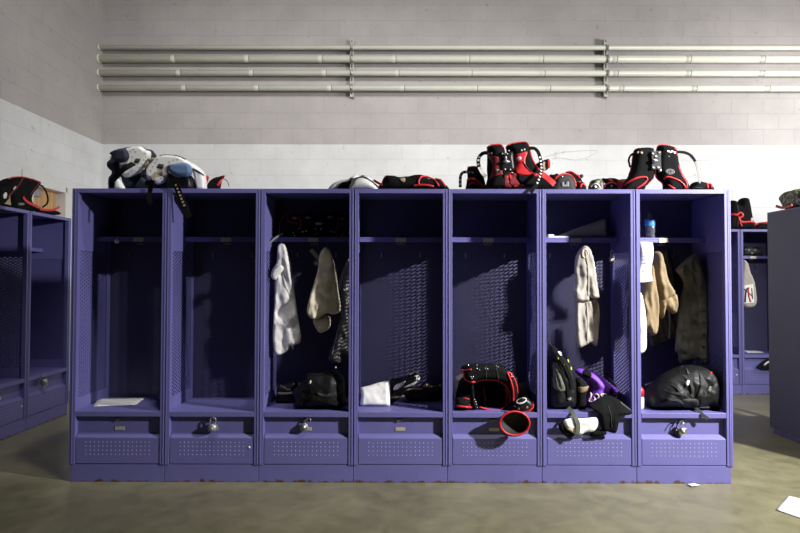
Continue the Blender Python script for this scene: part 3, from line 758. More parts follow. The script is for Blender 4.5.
j.tube(I6([(725,340),(738,360),(742,390)]), .009).build('trim', 'red', t)
j.tube(I6([(735,350),(765,356),(772,385)]), .012).build('trim', 'red', t)
j.tube(I6([(600,385),(640,380),(700,385)]), .005).build('seam', 'darkgrey', t)

# faint outline sketch scuffed on the back wall
sk = MB(); pw = PY(YB-.0015)
for path in ([(545,157),(556,154),(566,152),(597,150.5),(590,156),(577,160),(560,158),(552,159)], [(553,156),(557,151),(555,159)], [(562,154),(565,151),(563,153)]):
    sk.sweep(resample(smooth([pw.hit(*z) for z in path], False, 5), .03, False), .008, .002, (0, -1, 0), flat=True)
tag(sk.build('wall_mark', mat('pencil_mark', (.50, .50, .49), .8), kind=None), 'faint grey outline scribbled on the white wall above the round cap pads', 'mark')

# ------------------------------------------------------------------ gear on the left, right and back rows
K8 = zz(0, 170, 10.667); p = PX(-3.37)
top = lambda x: 206+.185*x-1.2
t = thing('shoulder_pads', 'black shoulder pads with red trim on top of the left wall lockers', 'shoulder pads', (-3.42, 5.2, H))
q = Puff(p, K8([(-60,200),(0,152),(70,118),(110,88),(170,76),(235,76),(330,98),(418,125),(385,190),(335,250),(318,330),(400,400),(380,440),(150,420),(110,340),(106,290),(60,320),(20,365),(-60,380)]), .04, .04, (top, H+.001), .006, back=2.6)
q.mesh().build('padding', 'black', t)
q.tube(K8([(90,98),(130,80),(235,75),(330,96),(420,125)]), .012).build('trim', 'red', t)
q.tube(K8([(245,85),(215,130),(175,190),(110,255),(90,300),(45,350)]), .010).build('trim', 'darkred', t)
q.tube(K8([(418,130),(375,190),(330,250),(318,325)]), .008).build('trim', 'darkred', t)
q.band(K8([(235,290),(270,335),(340,370),(420,408)]), .024, .006, .010).build('trim', 'red', t)
q.patch(K8([(140,200),(165,170),(168,185),(145,212)]), .004, .006).build('shell_edge', 'white', t)
q.patch(K8([(35,265),(60,235),(72,260),(62,300),(38,302)]), .004, .006).build('shell_edge', 'white', t)
q.patch(K8([(105,260),(110,340),(140,378),(40,355),(85,300)]), .004, .006).build('lining', 'tanlace', t)
q.patch(K8([(190,355),(245,350),(250,372),(195,375)]), .008, .006).build('buckle', 'grey', t)
cord(K8([(425,160),(460,180),(495,240),(512,310),(500,360),(455,395)]), PX(-3.45), .016).build('strap', 'black', t)
t2 = Puff(PX(-3.36), K8([(400,412),(470,415),(560,425),(610,440),(640,470),(600,480),(430,470)]), .03, .02, (lambda x: 206+.185*x-.3, H+.001)); t2.mesh().build('front_flap', 'black', t)
strap(K8([(420,415),(480,425),(560,425),(600,410),(632,395)]), PX(-3.33), .020, .006).build('trim', 'red', t)

# right row camouflage cap
p = PX(3.36, -1)
t = thing('shoulder_pads', 'camouflage cap of pads on top of the dark lockers at the right edge', 'shoulder pads', (3.36, 4.6, H))
q = Puff(p, [(784.5,199),(789,192),(796,189.5),(806,188),(815,196),(815,206),(800,207.5),(792,204),(786,202)], .09, .06, (lambda x: 204, H+.001)); q.mesh().build('shoulder_cap', 'camo', t)
Puff(p, [(792,207),(796,203),(815,203),(815,208)], .05, .03, (205, H+.001)).mesh().build('padding', 'black', t)
strap([(776,206),(781,207.5),(786,207.5),(792,205)], PX(3.24, -1), .022, .006).build('strap', 'red', t)

# back row: pads, bag and clutter
R7 = zz(728, 195, 4.63); p = PY(6.72)
t = thing('shoulder_pads', 'black shoulder pads with red straps on top of the back wall lockers', 'shoulder pads', (at(745, 227, 6.72).x, 6.72, H))
q = Puff(p, R7([(-5,160),(0,60),(12,28),(34,28),(44,48),(54,20),(80,12),(92,22),(102,70),(112,130),(118,160)]), .08, .06, (226, H+.001)); q.mesh().build('padding', 'black', t)
q.tube(R7([(44,48),(46,90),(44,150)]), .012).build('seam', 'darkgrey', t)
q.tube(R7([(0,96),(20,90),(40,92),(55,82),(68,95),(50,110),(66,126),(110,124),(130,138)]), .030).build('strap', 'red', t)
q.tube(R7([(48,100),(55,125),(62,145)]), .024).build('strap', 'red', t)
q.tube(R7([(101,62),(108,95),(108,128)]), .022).build('stripe', 'white', t)
rq = Puff(p, R7([(112,152),(130,138),(160,128),(188,126),(205,160),(115,165)]), .05, .03, (225.5, H+.001)); rq.mesh().build('front_flap', 'black', t)
rq.tube(R7([(120,140),(145,132),(185,130)]), .026).build('trim', 'red', t)
rq.dots(R7([(128,142)]), .012).build('buckle', 'grey', t)
p = PY(YK+.33)
t = thing('shoulder_pads', 'dark pads on the shelf inside the back wall locker', 'shoulder pads', (at(750, 257, YK+.33).x, YK+.33, SHT))
q = Puff(p, [(741,260),(741.5,249),(746,246.5),(752,247.5),(758,247),(761,251),(761,260)], .08, .05, (255.5, SHT+.001)); q.mesh().build('padding', 'darkgrey', t)
q.dots([(746,250),(748.5,250),(755,250),(752,253)], .014).build('buckle', 'grey', t)
p = PY(YK+.24)
t = thing('shopping_bag', 'white plastic bag with red and black print hanging in the back wall locker', 'bag', (at(748, 306, YK+.24).x, YK+.24, at(748, 306, YK+.24).z))
q = Puff(p, [(742,262),(747,262),(750,272),(754.5,284),(755.5,305),(742,306),(740,285)], .04, .04, None, .004); q.mesh().build('bag_body', 'offw', t)
q.patch([(742.8,286),(753,284),(754,303),(743,304)], .004, .005, False).build('printed_panel', 'paper', t)
q.tube([(745,302),(746,290),(749,288)], .02).build('print', 'dark', t)
q.tube([(748,288),(748.5,296),(750.5,302)], .02).build('print', 'red', t)
q.tube([(744,289),(752,296)], .014).build('print', 'darkred', t)
q.tube([(751.5,288),(752.5,299)], .014).build('print', 'netgreen', t)
sy = YK+.30
tag(MB().box(at(743,350,sy).x, at(759,350,sy).x, sy-.08, sy+.06, SEAT+.0005, SEAT+.008).build('paper_sheet', 'paper'), 'folded white paper on the seat of the back wall locker', 'paper')
p = PY(YK-.03)
t = thing('shoe', 'black shoe hanging at the seat of the back wall locker', 'shoe', (at(767, 368, YK-.03).x, YK-.03, at(767,368,YK-.03).z))
q = Puff(p, [(759,367),(762,362.5),(767,359),(774,357),(778,366),(772,369),(764,369)], .04, .03); q.mesh().build('upper', 'blackg', t)
q.tube([(764,365),(768,362),(773,362)], .02).build('stripe', 'white', t)

# ------------------------------------------------------------------ padlocks
def padlock(px, py, y, r, label, dial, tilt=0., opened=False, group='padlocks on the lockers', col='chrome'):
    o = at(px, py, y); t = thing('padlock', label, 'padlock', o, group)
    R = Matrix.Translation(o) @ Matrix.Rotation(tilt, 4, 'Y')
    def tr(mb): mb.v = [R @ q for q in mb.v]; return mb
    if dial:
        tr(MB().lathe([(r*.85, 0), (r, .004), (r, .017), (r*.88, .021)], (0, .011, 0), (0, -1, 0), 24)).build('body', col, t)
        tr(MB().lathe([(r*.62, 0), (r*.58, .004), (r*.3, .005), (r*.26, .011), (r*.2, .012)], (0, -.010, 0), (0, -1, 0), 20)).build('dial', 'dullmetal', t)
    else:
        tr(MB().lathe([(r*.7, -r*.75), (r*.98, -r*.5), (r, r*.35), (r*.7, r*.8)], (0, 0, 0), (0, 0, 1), 18)).build('body', col, t)
        tr(MB().lathe([(r*.45, 0), (r*.45, .006), (r*.3, .008)], (0, -r*.92, -r*.15), (0, -1, 0), 16)).build('dial', 'dullmetal', t)
    w = r*.58; z0 = r*.6; z1 = r*1.5
    pts = [(-w, 0, z0), (-w, 0, z1)]+[(-w*math.cos(a), 0, z1+w*math.sin(a)) for a in [PI*k/8 for k in range(1, 8)]]+[(w, 0, z1), (w, 0, z0 if not opened else z0+r*.5)]
    if opened: pts = [(x+r*.15, y_, z+r*.35) for x, y_, z in pts]; pts[0] = (-w+r*.1, 0, z0)
    tr(MB().sweep(pts, r*.26, r*.26, (0, -1, 0), 9)).build('shackle', 'chrome', t)
    return t
padlock(212.8, 427.5, D0+.0, .031, 'closed steel padlock hanging on the second locker from the left', False, col='dullmetal')
padlock(304, 427, D0+.010, .027, 'open round padlock hanging on the locker with the black bag', True, .5, True, col='dullmetal')
padlock(682.5, 431.5, D0+.0, .026, 'round steel combination padlock hanging on the last locker at right', True, .1)
lo = onz(44, 383, 0)
p = PX(XL+.02); o = p.hit(44, 382)
t = thing('padlock', 'dark padlock hanging on the left wall locker', 'padlock', o, 'padlocks on the lockers')
MB().lathe([(.024, -.03), (.028, -.02), (.028, .018), (.02, .028)], o, (0, 0, 1), 16).build('body', 'dullmetal', t)
MB().sweep([(o.x, o.y-.016, o.z+.02), (o.x, o.y-.016, o.z+.05), (o.x, o.y, o.z+.068), (o.x, o.y+.016, o.z+.05), (o.x, o.y+.016, o.z+.02)], .008, .008, (1, 0, 0), 8).build('shackle', 'dullmetal', t)
o = at(612.3, 259.5, 4.0)
t = thing('padlock', 'small brass padlock hanging inside the locker on its wire mesh', 'padlock', o, 'padlocks on the lockers')
MB().box(o.x-.018, o.x+.014, o.y-.012, o.y+.012, o.z-.019, o.z+.019).build('body', 'plate', t, bevel=.004)
MB().sweep([(o.x-.010, o.y, o.z+.017), (o.x-.010, o.y, o.z+.055), (o.x-.004, o.y, o.z+.066), (o.x+.004, o.y, o.z+.066), (o.x+.010, o.y, o.z+.055), (o.x+.010, o.y, o.z+.017)], .006, .006, (0, -1, 0), 8).build('shackle', 'plate', t)
# key wallet beside the last lock
p = PY(D0+.005)
t = thing('key_fob', 'small black fob with a cord hanging beside the last combination padlock', 'fob', p.hit(676, 433))
Puff(p, [(672.5,430),(676,428),(680,431),(681,436),(677.5,437.5)], .012, .01, off=-.012).mesh().build('fob_body', 'blackg', t)
cord([(676,429),(677.5,424),(680.5,419.5),(676,420.5),(672,427)], p, .006, [-.005, 0, 0, 0, 0]).build('cord', 'black', t)

# ------------------------------------------------------------------ first locker: sheet on the seat
def sheet(quad, z, label, lift=.004, name='paper_sheet', cat='paper', m='paper'):
    P = [onz(x, y, z) for x, y in quad]; n = 8; mb = MB(); vs = []; fs = []
    for i in range(n+1):
        for j in range(n+1):
            a = P[0].lerp(P[1], i/n); b = P[3].lerp(P[2], i/n); q = a.lerp(b, j/n)
            q.z = z+.0012+lift*(noise.noise(q*9)*.5+.5); vs.append(q)
    vs2 = [q+V((0, 0, .0012)) for q in vs]; k = (n+1)**2
    for i in range(n):
        for j in range(n):
            a = i*(n+1)+j; fs += [(a, a+n+1, a+n+2, a+1), (a+k, a+k+1, a+k+n+2, a+k+n+1)]
    rim = [(i, 0) for i in range(n)]+[(n, j) for j in range(n)]+[(i, n) for i in range(n, 0, -1)]+[(0, j) for j in range(n, 0, -1)]
    ix = [i*(n+1)+j for i, j in rim]
    for a, b in zip(ix, ix[1:]+ix[:1]): fs.append((a, b, b+k, a+k))
    mb.add(vs+vs2, fs, True)
    return tag(mb.build(name, m), label, cat)
sheet([(98.5,399.3),(145.5,398.2),(136,405.4),(93,407)], SEAT, 'white sheet lying on the seat of the first locker')
sheet([(788.5,497),(812,502.5),(804,520),(776,510.5)], 0, 'white paper sheet lying on the concrete floor at lower right', .008)
sheet([(687,485.2),(694,484),(700,486),(692,487.6)], 0, 'small pale paper scrap on the floor in front of the last locker', .01, 'paper_scrap')

# ------------------------------------------------------------------ third locker
inside_locker(2)
SB = lambda y=0: (y, SEAT+.001)
T3 = zz(265, 200, 8.89); p = PY(4.06)
t = thing('shoulder_pads', 'black shoulder pads with thin red trim on the shelf above the white jersey', 'shoulder pads', (at(314, 239, 4.06).x, 4.06, SHT), 'shoulder pads inside the lockers')
q = Puff(p, T3([(118,360),(120,235),(150,162),(200,122),(300,104),(400,100),(455,148),(485,150),(540,114),(680,114),(745,150),(765,230),(758,360)]), .075, .06, (238.2, SHT+.001)); q.mesh().build('padding', 'black', t)
for pth in ([(132,310),(130,225),(165,152),(250,116),(400,106)], [(196,150),(215,192),(290,207)], [(302,140),(320,225),(292,270)], [(288,338),(430,322),(474,286),(520,326),(640,328)], [(652,140),(642,235),(640,318)], [(660,215),(710,212),(745,190)], [(560,112),(690,118),(745,155)]):
    q.tube(T3(pth), .008).build('trim', 'darkred', t)
for c in ((265,160), (380,156), (580,152), (690,167)): q.patch([(265+(c[0]+25*math.cos(k))/8.89, 200+(c[1]+13*math.sin(k))/8.89) for k in [PI*i/5 for i in range(10)]], .004, .005).build('emblem', 'grey', t)
q.dots(T3([(335,282),(365,275),(590,280),(618,286),(450,258),(498,258),(250,290),(265,316),(680,318),(700,298),(455,210),(505,210)]), .0055).build('rivets', 'chrome', t)
q.patch(T3([(450,205),(480,198),(510,205),(510,217),(450,217)]), .006, .008).build('buckle', 'dullmetal', t)
strap(T3([(160,298),(110,325),(60,365),(28,395)]), PY(3.93), .012, .003, [-.04, -.01, .03, .05]).build('strap', 'grey', t)

C4 = zz(268, 240, 4.1)
def hang(px, y, T, label, cat, name, m, fold=.012, ff=55, amp=.008, group=None, step=.009, r=.018, seed=1, bend=None, part='cloth_body'):
    p = PY(y); q = Puff(p, px, T*.62, r, None, amp, 12, fold*.4, ff, step=step, seed=seed, bend=bend, crease=.014, cf=17.)
    lo = min(q.poly, key=lambda z: z[1]); t = thing(name, label, cat, (sum(z[0] for z in q.poly)/len(q.poly), y, lo[1]), group)
    q.mesh().build(part, m, t); return t, q
GC = 'clothes hanging in the front lockers'
t, q = hang(C4([(42,22),(68,18),(84,55),(95,110),(105,185),(120,300),(135,410),(106,432),(104,452),(92,430),(80,455),(35,470),(20,410),(24,300),(30,165),(10,150),(18,120),(36,90)]), 3.93, .05, 'white jersey hanging by its sleeve under the shelf, beside the cream pants', 'jersey', 'jersey', 'wcloth', group=GC, seed=2)
Puff(PY(3.86), C4([(12,148),(30,112),(52,100),(64,120),(40,150),(30,165)]), .012, .012, None, .004).mesh().build('sleeve', 'wcloth', t)
q.band(C4([(62,130),(72,185),(92,225)]), .008, .008, .0).build('sleeve_hem', 'wcloth', t)
cord(C4([(55,25),(55,10),(54,2)]), PY(3.93), .006).build('hanging_loop', 'dark', t)
t, q = hang(C4([(212,60),(235,28),(256,48),(275,110),(288,200),(298,285),(268,305),(240,300),(206,322),(185,325),(160,300),(170,240),(188,180),(205,120)]), 3.84, .05, 'cream padded pants hanging in the middle of the locker with the black bag', 'pants', 'pants', 'cream', .020, 60, .010, GC, seed=3)
Puff(PY(3.86), C4([(186,330),(215,316),(252,312),(254,358),(216,381),(196,360)]), .035, .025, None, .01).mesh().build('pant_leg', 'cream', t)
strap(C4([(175,40),(210,80),(216,100),(190,92)]), PY(3.85), .025, .004).build('waist_strap', 'offw', t)
t, q = hang(C4([(372,60),(340,72),(322,104),(306,160),(300,230),(298,310),(272,410),(248,490),(300,502),(312,462),(372,480)]), 4.01, .15, 'dark grey checked jersey hanging at right edge of the locker with the black bag', 'jersey', 'jersey', 'shiny', .012, 60, .006, GC, seed=4, r=.05)
q.band(C4([(342,74),(322,104),(304,150),(292,205)]), .022, .006, .006).build('collar', 'offw', t)
tx = MB()
for path in ([(318,180),(318,204),(311,206),(308,200)], [(326,182),(324,207),(334,207)], [(340,184),(338,208),(350,208)]): q.band(C4([(x+4, y) for x, y in path]), .008, .002, .006, tx)
tx.build('lettering', 'white', t)
q.tube(C4([(298,330),(280,400),(262,470)]), .006).build('seam', 'offw', t)

K7 = zz(272, 362, 9.52); p = PY(3.845)
t = thing('gym_bag', 'black slouching gym bag on the seat below the cream pants', 'bag', (at(325, 408, 3.9).x, 3.9, SEAT), 'bags on the locker seats')
q = Puff(p, K7([(328,120),(360,100),(430,90),(520,78),(600,75),(670,128),(692,200),(692,340),(650,455),(230,455),(225,350),(195,310),(205,262),(290,190),(320,160)]), .13, .11, SB(405), .016, 11, seed=5); q.mesh().build('bag_body', 'bagblack', t)
q.tube(K7([(330,130),(430,118),(560,95),(640,110)]), .012).build('zip', 'blackg', t)
q.band(K7([(230,300),(330,330),(430,340),(560,370),(640,400)]), .030, .008).build('strap', 'bagblack', t)
q.band(K7([(370,225),(390,280),(350,340),(300,420)]), .024, .008).build('strap', 'black', t)
q.patch(K7([(350,205),(362,175),(378,178),(366,210)]), .006, .005).build('tag', 'cream', t)
q.patch(K7([(596,54),(603,36),(616,50),(606,62)]), .006, .005).build('tag', 'white', t)
q.patch(K7([(430,290),(500,310),(560,300),(520,340),(450,325)]), .006, .01).build('pocket', 'darkgrey', t)
def shoe(px, y, label, swoosh, sole, T=.045, m='blackg', group='shoes on the locker seats', sw='white', base=404.):
    p = PY(y); q = Puff(p, px, T, .045, (base, SEAT+.001), .003, seed=6)
    t = thing('shoe', label, 'shoe', (sum(z[0] for z in q.poly)/len(q.poly), y, SEAT), group)
    q.mesh().build('upper', m, t)
    if sole: q.band(sole, .012, .012, .0).build('sole', 'tanlace', t)
    if swoosh: q.patch(swoosh, .005, .006, step=.007).build('side_mark', sw, t)
    return t, q
shoe(K7([(38,320),(58,225),(85,192),(130,212),(200,182),(245,195),(240,300),(220,360),(50,360)]), 3.98, 'black shoe with grey side mark, left of the black gym bag', K7([(104,233),(140,255),(180,258),(170,270),(140,268)]), K7([(58,296),(120,298),(200,292)]), sw='grey', base=395)
shoe(K7([(698,220),(740,172),(830,195),(840,380),(735,378),(700,310)]), 3.92, 'black shoe at right of the black gym bag, partly hidden by the upright', None, K7([(705,330),(740,372),(800,372)]), base=399)

# ------------------------------------------------------------------ fourth locker
inside_locker(3)
S4 = zz(356, 365, 8.89)
t = thing('towel', 'white towel folded on the seat left of the black cleats', 'towel', (at(375, 405, 3.86).x, 3.86, SEAT))
q = Puff(PY(3.88), S4([(38,208),(120,190),(200,165),(292,148),(300,180),(302,260),(302,356),(220,358),(120,352),(36,350),(45,280)]), .035, .025, SB(404.2), .006, 20, seed=8, bend=lambda u, v: -.25*(v-SEAT), sm=False)
q.mesh().build('cloth_body', 'wcloth', t)
t, q = shoe(S4([(305,132),(360,116),(420,102),(490,78),(560,52),(555,80),(577,110),(562,150),(510,188),(440,225),(410,290),(310,312),(304,230)]), 3.97, 'black cleat with white side mark, tilted up beside the white towel',
     S4([(418,198),(480,172),(525,140),(535,118),(518,96),(545,90),(568,105),(568,130),(540,160),(480,192)]), S4([(308,288),(360,284),(425,278)]), .05, base=399)
q.patch(S4([(332,222),(350,178),(400,158),(442,140),(430,165),(385,208)]), .005, .006).build('side_mark', 'white', t)
q.band(S4([(470,84),(510,72),(552,58)]), .014, .006).build('tongue', 'tanlace', t)
t, q = shoe(S4([(425,225),(500,195),(560,185),(620,152),(660,175),(700,182),(745,162),(758,220),(735,290),(600,290),(480,290),(425,270)]), 4.05, 'black and tan cleat lying flat at right of the tilted cleat', None, S4([(430,225),(500,215),(590,212)]), .05, base=396)
q.patch(S4([(590,195),(622,165),(650,180),(680,190),(640,200)]), .005, .006).build('tongue', 'tanlace', t)
q.band(S4([(440,262),(560,268),(640,225),(720,195)]), .010, .006).build('sole', 'darkgrey', t)

# ------------------------------------------------------------------ fifth locker: red-trimmed pads
inside_locker(4)
L5 = zz(454, 358, 6.5)
t = thing('shoulder_pads', 'black shoulder pads with bright red trim lying on the seat, one cup hanging over', 'shoulder pads', (at(488, 410, 3.95).x, 3.95, SEAT), 'shoulder pads inside the lockers')
Puff(PY(3.93), L5([(20,200),(60,120),(200,80),(330,110),(380,200),(370,320),(300,380),(100,380),(15,350)]), .06, .05, SB(404), .005).mesh().build('inner_padding', 'black', t)
p = PY(3.79)
q = Puff(p, L5([(62,118),(66,80),(100,45),(190,38),(280,42),(330,70),(370,88),(408,160),(416,230),(398,290),(346,345),(296,342),(360,290),(366,235),(340,182),(290,147),(200,138),(140,152),(128,170),(138,280),(160,318),(150,330),(118,326),(106,240),(108,170),(86,146)]), .05, .03, None, .004); q.mesh().build('outer_padding', 'black', t)
q2 = Puff(p, L5([(8,320),(14,262),(60,258),(98,272),(102,312),(160,318),(240,338),(296,342),(330,350),(200,375),(8,360)]), .05, .03, SB(410.2), off=.015); q2.mesh().build('outer_padding', 'black', t)
q.tube(L5([(64,100),(70,135),(100,152),(130,155),(200,139),(290,148),(342,186),(364,240),(354,300),(298,340)]), .012).build('trim', 'red', t)
q2.tube(L5([(298,341),(230,337),(165,318)]), .012).build('trim', 'red', t)
q2.tube(L5([(20,312),(80,318),(135,322)]), .014).build('trim', 'red', t)
q2.tube(L5([(58,260),(98,270),(100,310)]), .010).build('trim', 'red', t)
q.tube(L5([(345,92),(366,140),(384,210),(386,280)]), .013).build('trim', 'red', t)
q.tube(L5([(345,92),(375,105),(405,170),(413,230)]), .011).build('trim', 'red', t)
cord(L5([(335,190),(348,240),(336,300)]), PY(3.85), .013).build('trim', 'red', t)
q.tube(L5([(45,78),(80,78),(115,74)]), .010).build('trim', 'red', t)
cord(L5([(190,200),(205,270),(200,310)]), PY(3.86), .006).build('seam', 'darkred', t)
q.tube(L5([(210,50),(208,90),(210,132)]), .006).build('seam', 'darkgrey', t)
q.tube(L5([(275,55),(280,95),(290,140)]), .006).build('seam', 'darkgrey', t)
Puff(p, L5([(44,72),(60,48),(130,36),(300,38),(310,60),(200,70),(90,85),(50,85)]), .03, .02, None, off=-.03).mesh().build('collar_pad', 'black', t)
q.dots(L5([(110,122),(124,122),(117,132),(95,48),(150,47),(150,68),(165,76),(202,66),(220,72),(275,50),(285,58),(372,112),(374,122),(134,270),(140,285),(146,300),(150,320)]), .0055, .004).build('rivets', 'chrome', t)
q2.patch(L5([(45,335),(60,342),(75,338),(72,352),(60,352),(58,360),(48,350)]), .012, .006).build('buckle', 'grey', t)
p3 = PY(3.74)
c = Puff(p3, L5([(398,300),(415,268),(465,250),(508,285),(516,318),(490,352),(435,350),(405,325)]), .035, .03); c.mesh().build('shoulder_cap', 'blackg', t)
c.tube(L5([(428,348),(480,347),(513,320),(510,285)]), .012).build('trim', 'red', t)
c.tube([(454+(438+32*math.cos(k)*math.cos(-.35)-15*math.sin(k)*math.sin(-.35))/6.5, 358+(278+32*math.cos(k)*math.sin(-.35)+15*math.sin(k)*math.cos(-.35))/6.5) for k in [2*PI*i/12 for i in range(12)]], .010, .003, True).build('letter_mark', 'white', t)
c.dots(L5([(475,320),(422,328)]), .008).build('rivets', 'chrome', t)
# hanging cup: open bowl facing the room
pc = PY(D0-.078); cxp, cyp = 454+395/6.5, 358+425/6.5; o = pc.hit(cxp, cyp); rx, rz = 95/6.5/F*(D0-.078), 77/6.5/F*(D0-.078)
cup = MB(); vs = []; fs = []; n = 28; rings = [(1.0, .0), (.97, .025), (.86, .046), (.6, .060), (.25, .067)]
for inn in (0, 1):
    for s_, d_ in rings:
        for k in range(n):
            a = 2*PI*k/n; kk = s_-(.03 if inn else 0); vs.append((o.x+rx*kk*math.cos(a), o.y+d_-(.004 if inn else 0)+.0, o.z+rz*kk*math.sin(a)))
m_ = len(rings)
for inn in (0, 1):
    for i in range(m_-1):
        for k in range(n): fs.append(((inn*m_+i)*n+k, (inn*m_+i)*n+(k+1) % n, (inn*m_+i+1)*n+(k+1) % n, (inn*m_+i+1)*n+k))
    fs.append(tuple((inn*m_+m_-1)*n+k for k in range(n)))
for k in range(n): fs.append((k, (k+1) % n, m_*n+(k+1) % n, m_*n+k))
cup.add(vs, fs, True); cu = cup.build('hanging_cup', 'darkgrey', t)
MB().sweep([(o.x+rx*math.cos(2*PI*k/n), o.y, o.z+rz*math.sin(2*PI*k/n)) for k in range(n)], .013, .013, (0, -1, 0), 8, closed=True).build('trim', 'red', cu)
strap(L5([(370,330),(390,345),(405,362)]), PY(D0-.05), .05, .006, [-.06, -.01, .03]).build('strap', 'black', t)
cord(L5([(300,470),(330,500),(400,508),(450,490),(480,440)]), pc, .006).build('cord', 'black', t)
t = thing('cloth', 'olive cloth tucked behind the red-trimmed shoulder pads', 'cloth', (at(523, 398, 4.05).x, 4.05, SEAT))
Puff(PY(4.05), L5([(395,190),(420,170),(455,160),(482,192),(478,240),(470,300),(395,300)]), .05, .03, SB(396), .012).mesh().build('cloth_body', 'olive', t)
t = thing('cloth', 'beige cloth at left behind the red-trimmed shoulder pads', 'cloth', (at(459, 390, 4.08).x, 4.08, SEAT))
Puff(PY(4.07), L5([(4,140),(30,112),(60,105),(70,150),(66,300),(0,300)]), .04, .03, SB(396), .01).mesh().build('cloth_body', 'offw', t)

# ------------------------------------------------------------------ sixth locker
inside_locker(5)
Q2 = zz(546, 340, 5.33)
p = PY(3.86)
t = thing('backpack', 'dark backpack with yellow marks leaning on the left side beside the violet jersey', 'bag', (at(561, 405, 3.9).x, 3.9, SEAT), 'bags on the locker seats')
q = Puff(p, Q2([(14,36),(30,28),(62,48),(105,105),(145,170),(156,260),(140,365),(14,365)]), .11, .06, SB(404), .008, seed=9); q.mesh().build('bag_body', 'bagblack', t)
q.patch(Q2([(20,112),(45,125),(65,160),(100,250),(95,272),(60,268),(28,230)]), .006, .010).build('net_pocket', 'netgreen', t)
for pth in ([(30,130),(50,190),(60,250)], [(45,130),(70,200),(85,258)], [(25,180),(40,230),(75,262)]): q.tube(Q2(pth), .005, .010).build('net_cord', 'olive', t)
q.band(Q2([(40,50),(85,110),(125,190),(140,260)]), .022, .008).build('shoulder_strap', 'blackg', t)
q.band(Q2([(22,80),(60,140),(105,230),(122,310)]), .014, .008).build('zip', 'black', t)
q.patch(Q2([(60,62),(78,62),(85,82),(66,78)]), .006, .006).build('tag', 'white', t)
for pt_ in ((95,123), (115,111), (132,150), (60,95)): q.patch(Q2([(pt_[0]-4, pt_[1]-8), (pt_[0]+3, pt_[1]-7), (pt_[0]+6, pt_[1]+7), (pt_[0], pt_[1]+8)]), .008, .004, step=.006).build('yellow_mark', 'yellow', t)
q.patch(Q2([(112,312),(130,302),(132,318),(116,322)]), .008, .005).build('buckle', 'grey', t)
p = PY(3.90)
t = thing('jersey', 'bright violet jersey with pale script, heaped on the seat beside the backpack', 'jersey', (at(597, 405, 3.92).x, 3.92, SEAT))
q = Puff(p, Q2([(154,172),(170,153),(230,160),(290,190),(340,230),(382,265),(352,292),(320,305),(250,345),(205,370),(190,330),(215,260),(222,235),(185,198)]), .09, .07, SB(405.5), .014, 14, .006, 40, seed=10); q.mesh().build('cloth_body', 'violet', t)
q.patch(Q2([(194,172),(215,155),(242,178),(232,202),(205,196)]), .005, .008).build('neck_opening', 'black', t)
q.patch(Q2([(340,258),(360,262),(352,290),(338,285)]), .005, .008).build('stripe', 'black', t)
q.tube(Q2([(205,310),(215,285),(235,278),(240,300),(228,325),(248,330),(262,318)]), .014).build('script', 'pink', t)
q.tube(Q2([(262,318),(255,298),(270,288),(280,302),(268,318),(285,322),(298,300)]), .012).build('script', 'pink', t)
q.tube(Q2([(298,300),(290,290),(318,288),(322,296),(300,318),(245,338)]), .008).build('script', 'cream', t)
t = thing('cap', 'dark cap with tan patch under the violet jersey', 'cap', (at(582, 405, 3.88).x, 3.88, SEAT))
q = Puff(PY(3.82), Q2([(150,300),(152,215),(180,200),(218,240),(225,262),(212,300),(210,360),(150,360)]), .05, .04, SB(404), .006); q.mesh().build('crown', 'black', t)
q.patch(Q2([(170,252),(205,250),(228,244),(215,272),(178,280)]), .005, .006).build('patch', 'tan', t)
t = thing('shorts', 'black shorts draped over the seat front below the violet jersey', 'shorts', (at(610, 415, D0-.03).x, D0-.03, at(610, 432, D0-.03).z))
q = Puff(PY(D0-.03), Q2([(240,360),(262,345),(330,318),(385,318),(440,352),(462,385),(440,400),(396,402),(388,440),(372,494),(330,488),(298,478),(285,430),(278,395)]), .022, .025, None, .010, 14, .009, 60, bend=lambda u, v: -1.3*max(0, v-SEAT-.012) if v > SEAT+.012 else 0, seed=11); q.mesh().build('cloth_body', 'black', t)
q.tube(Q2([(395,330),(420,352),(448,372)]), .007).build('seam', 'grey', t)
q.tube(Q2([(330,350),(345,400),(350,470)]), .006).build('seam', 'darkgrey', t)
t = thing('cloth', 'black cloth heaped at the right of the violet jersey against the mesh', 'cloth', (at(622, 400, 3.97).x, 3.97, SEAT))
Puff(PY(4.0), Q2([(310,215),(345,205),(385,260),(420,310),(430,370),(330,380),(320,300)]), .05, .04, SB(403), .014, seed=12).mesh().build('cloth_body', 'black', t)
p = PY(D0-.035)
t = thing('glove', 'white and black glove hanging below the seat beside the black shorts', 'glove', p.hit(580, 432))
q = Puff(p, Q2([(94,432),(130,418),(200,418),(268,414),(276,452),(255,486),(215,490),(180,506),(140,492),(108,470)]), .016, .02, None, .006, 20); q.mesh().build('palm', 'wcloth', t)
Puff(p, Q2([(66,455),(84,436),(95,440),(120,475),(152,500),(126,522),(82,492)]), .016, .015, None, off=-.012).mesh().build('cuff', 'black', t)
Puff(p, Q2([(238,492),(270,478),(312,480),(318,505),(248,514)]), .014, .012, None, off=-.010).mesh().build('finger', 'black', t)
q.tube(Q2([(108,468),(135,480),(150,498)]), .008).build('binding', 'tanlace', t)
strap(Q2([(118,360),(140,385),(160,420),(172,460),(165,504)]), p, .026, .004, [-.07, -.03, .018, .026, .022]).build('strap', 'netgreen', t)
J5 = zz(540, 200, 8.0)
t = thing('towel', 'grey white towel folded to a wedge on the shelf above the hanging jersey', 'towel', (at(585, 240, 4.07).x, 4.07, SHT))
Puff(PY(4.06), J5([(120,292),(250,240),(380,195),(500,152),(522,156),(530,240),(534,330),(480,335),(240,335),(125,330)]), .04, .03, (238.5, SHT+.001), .004, sm=False).mesh().build('cloth_body', 'offw', t)
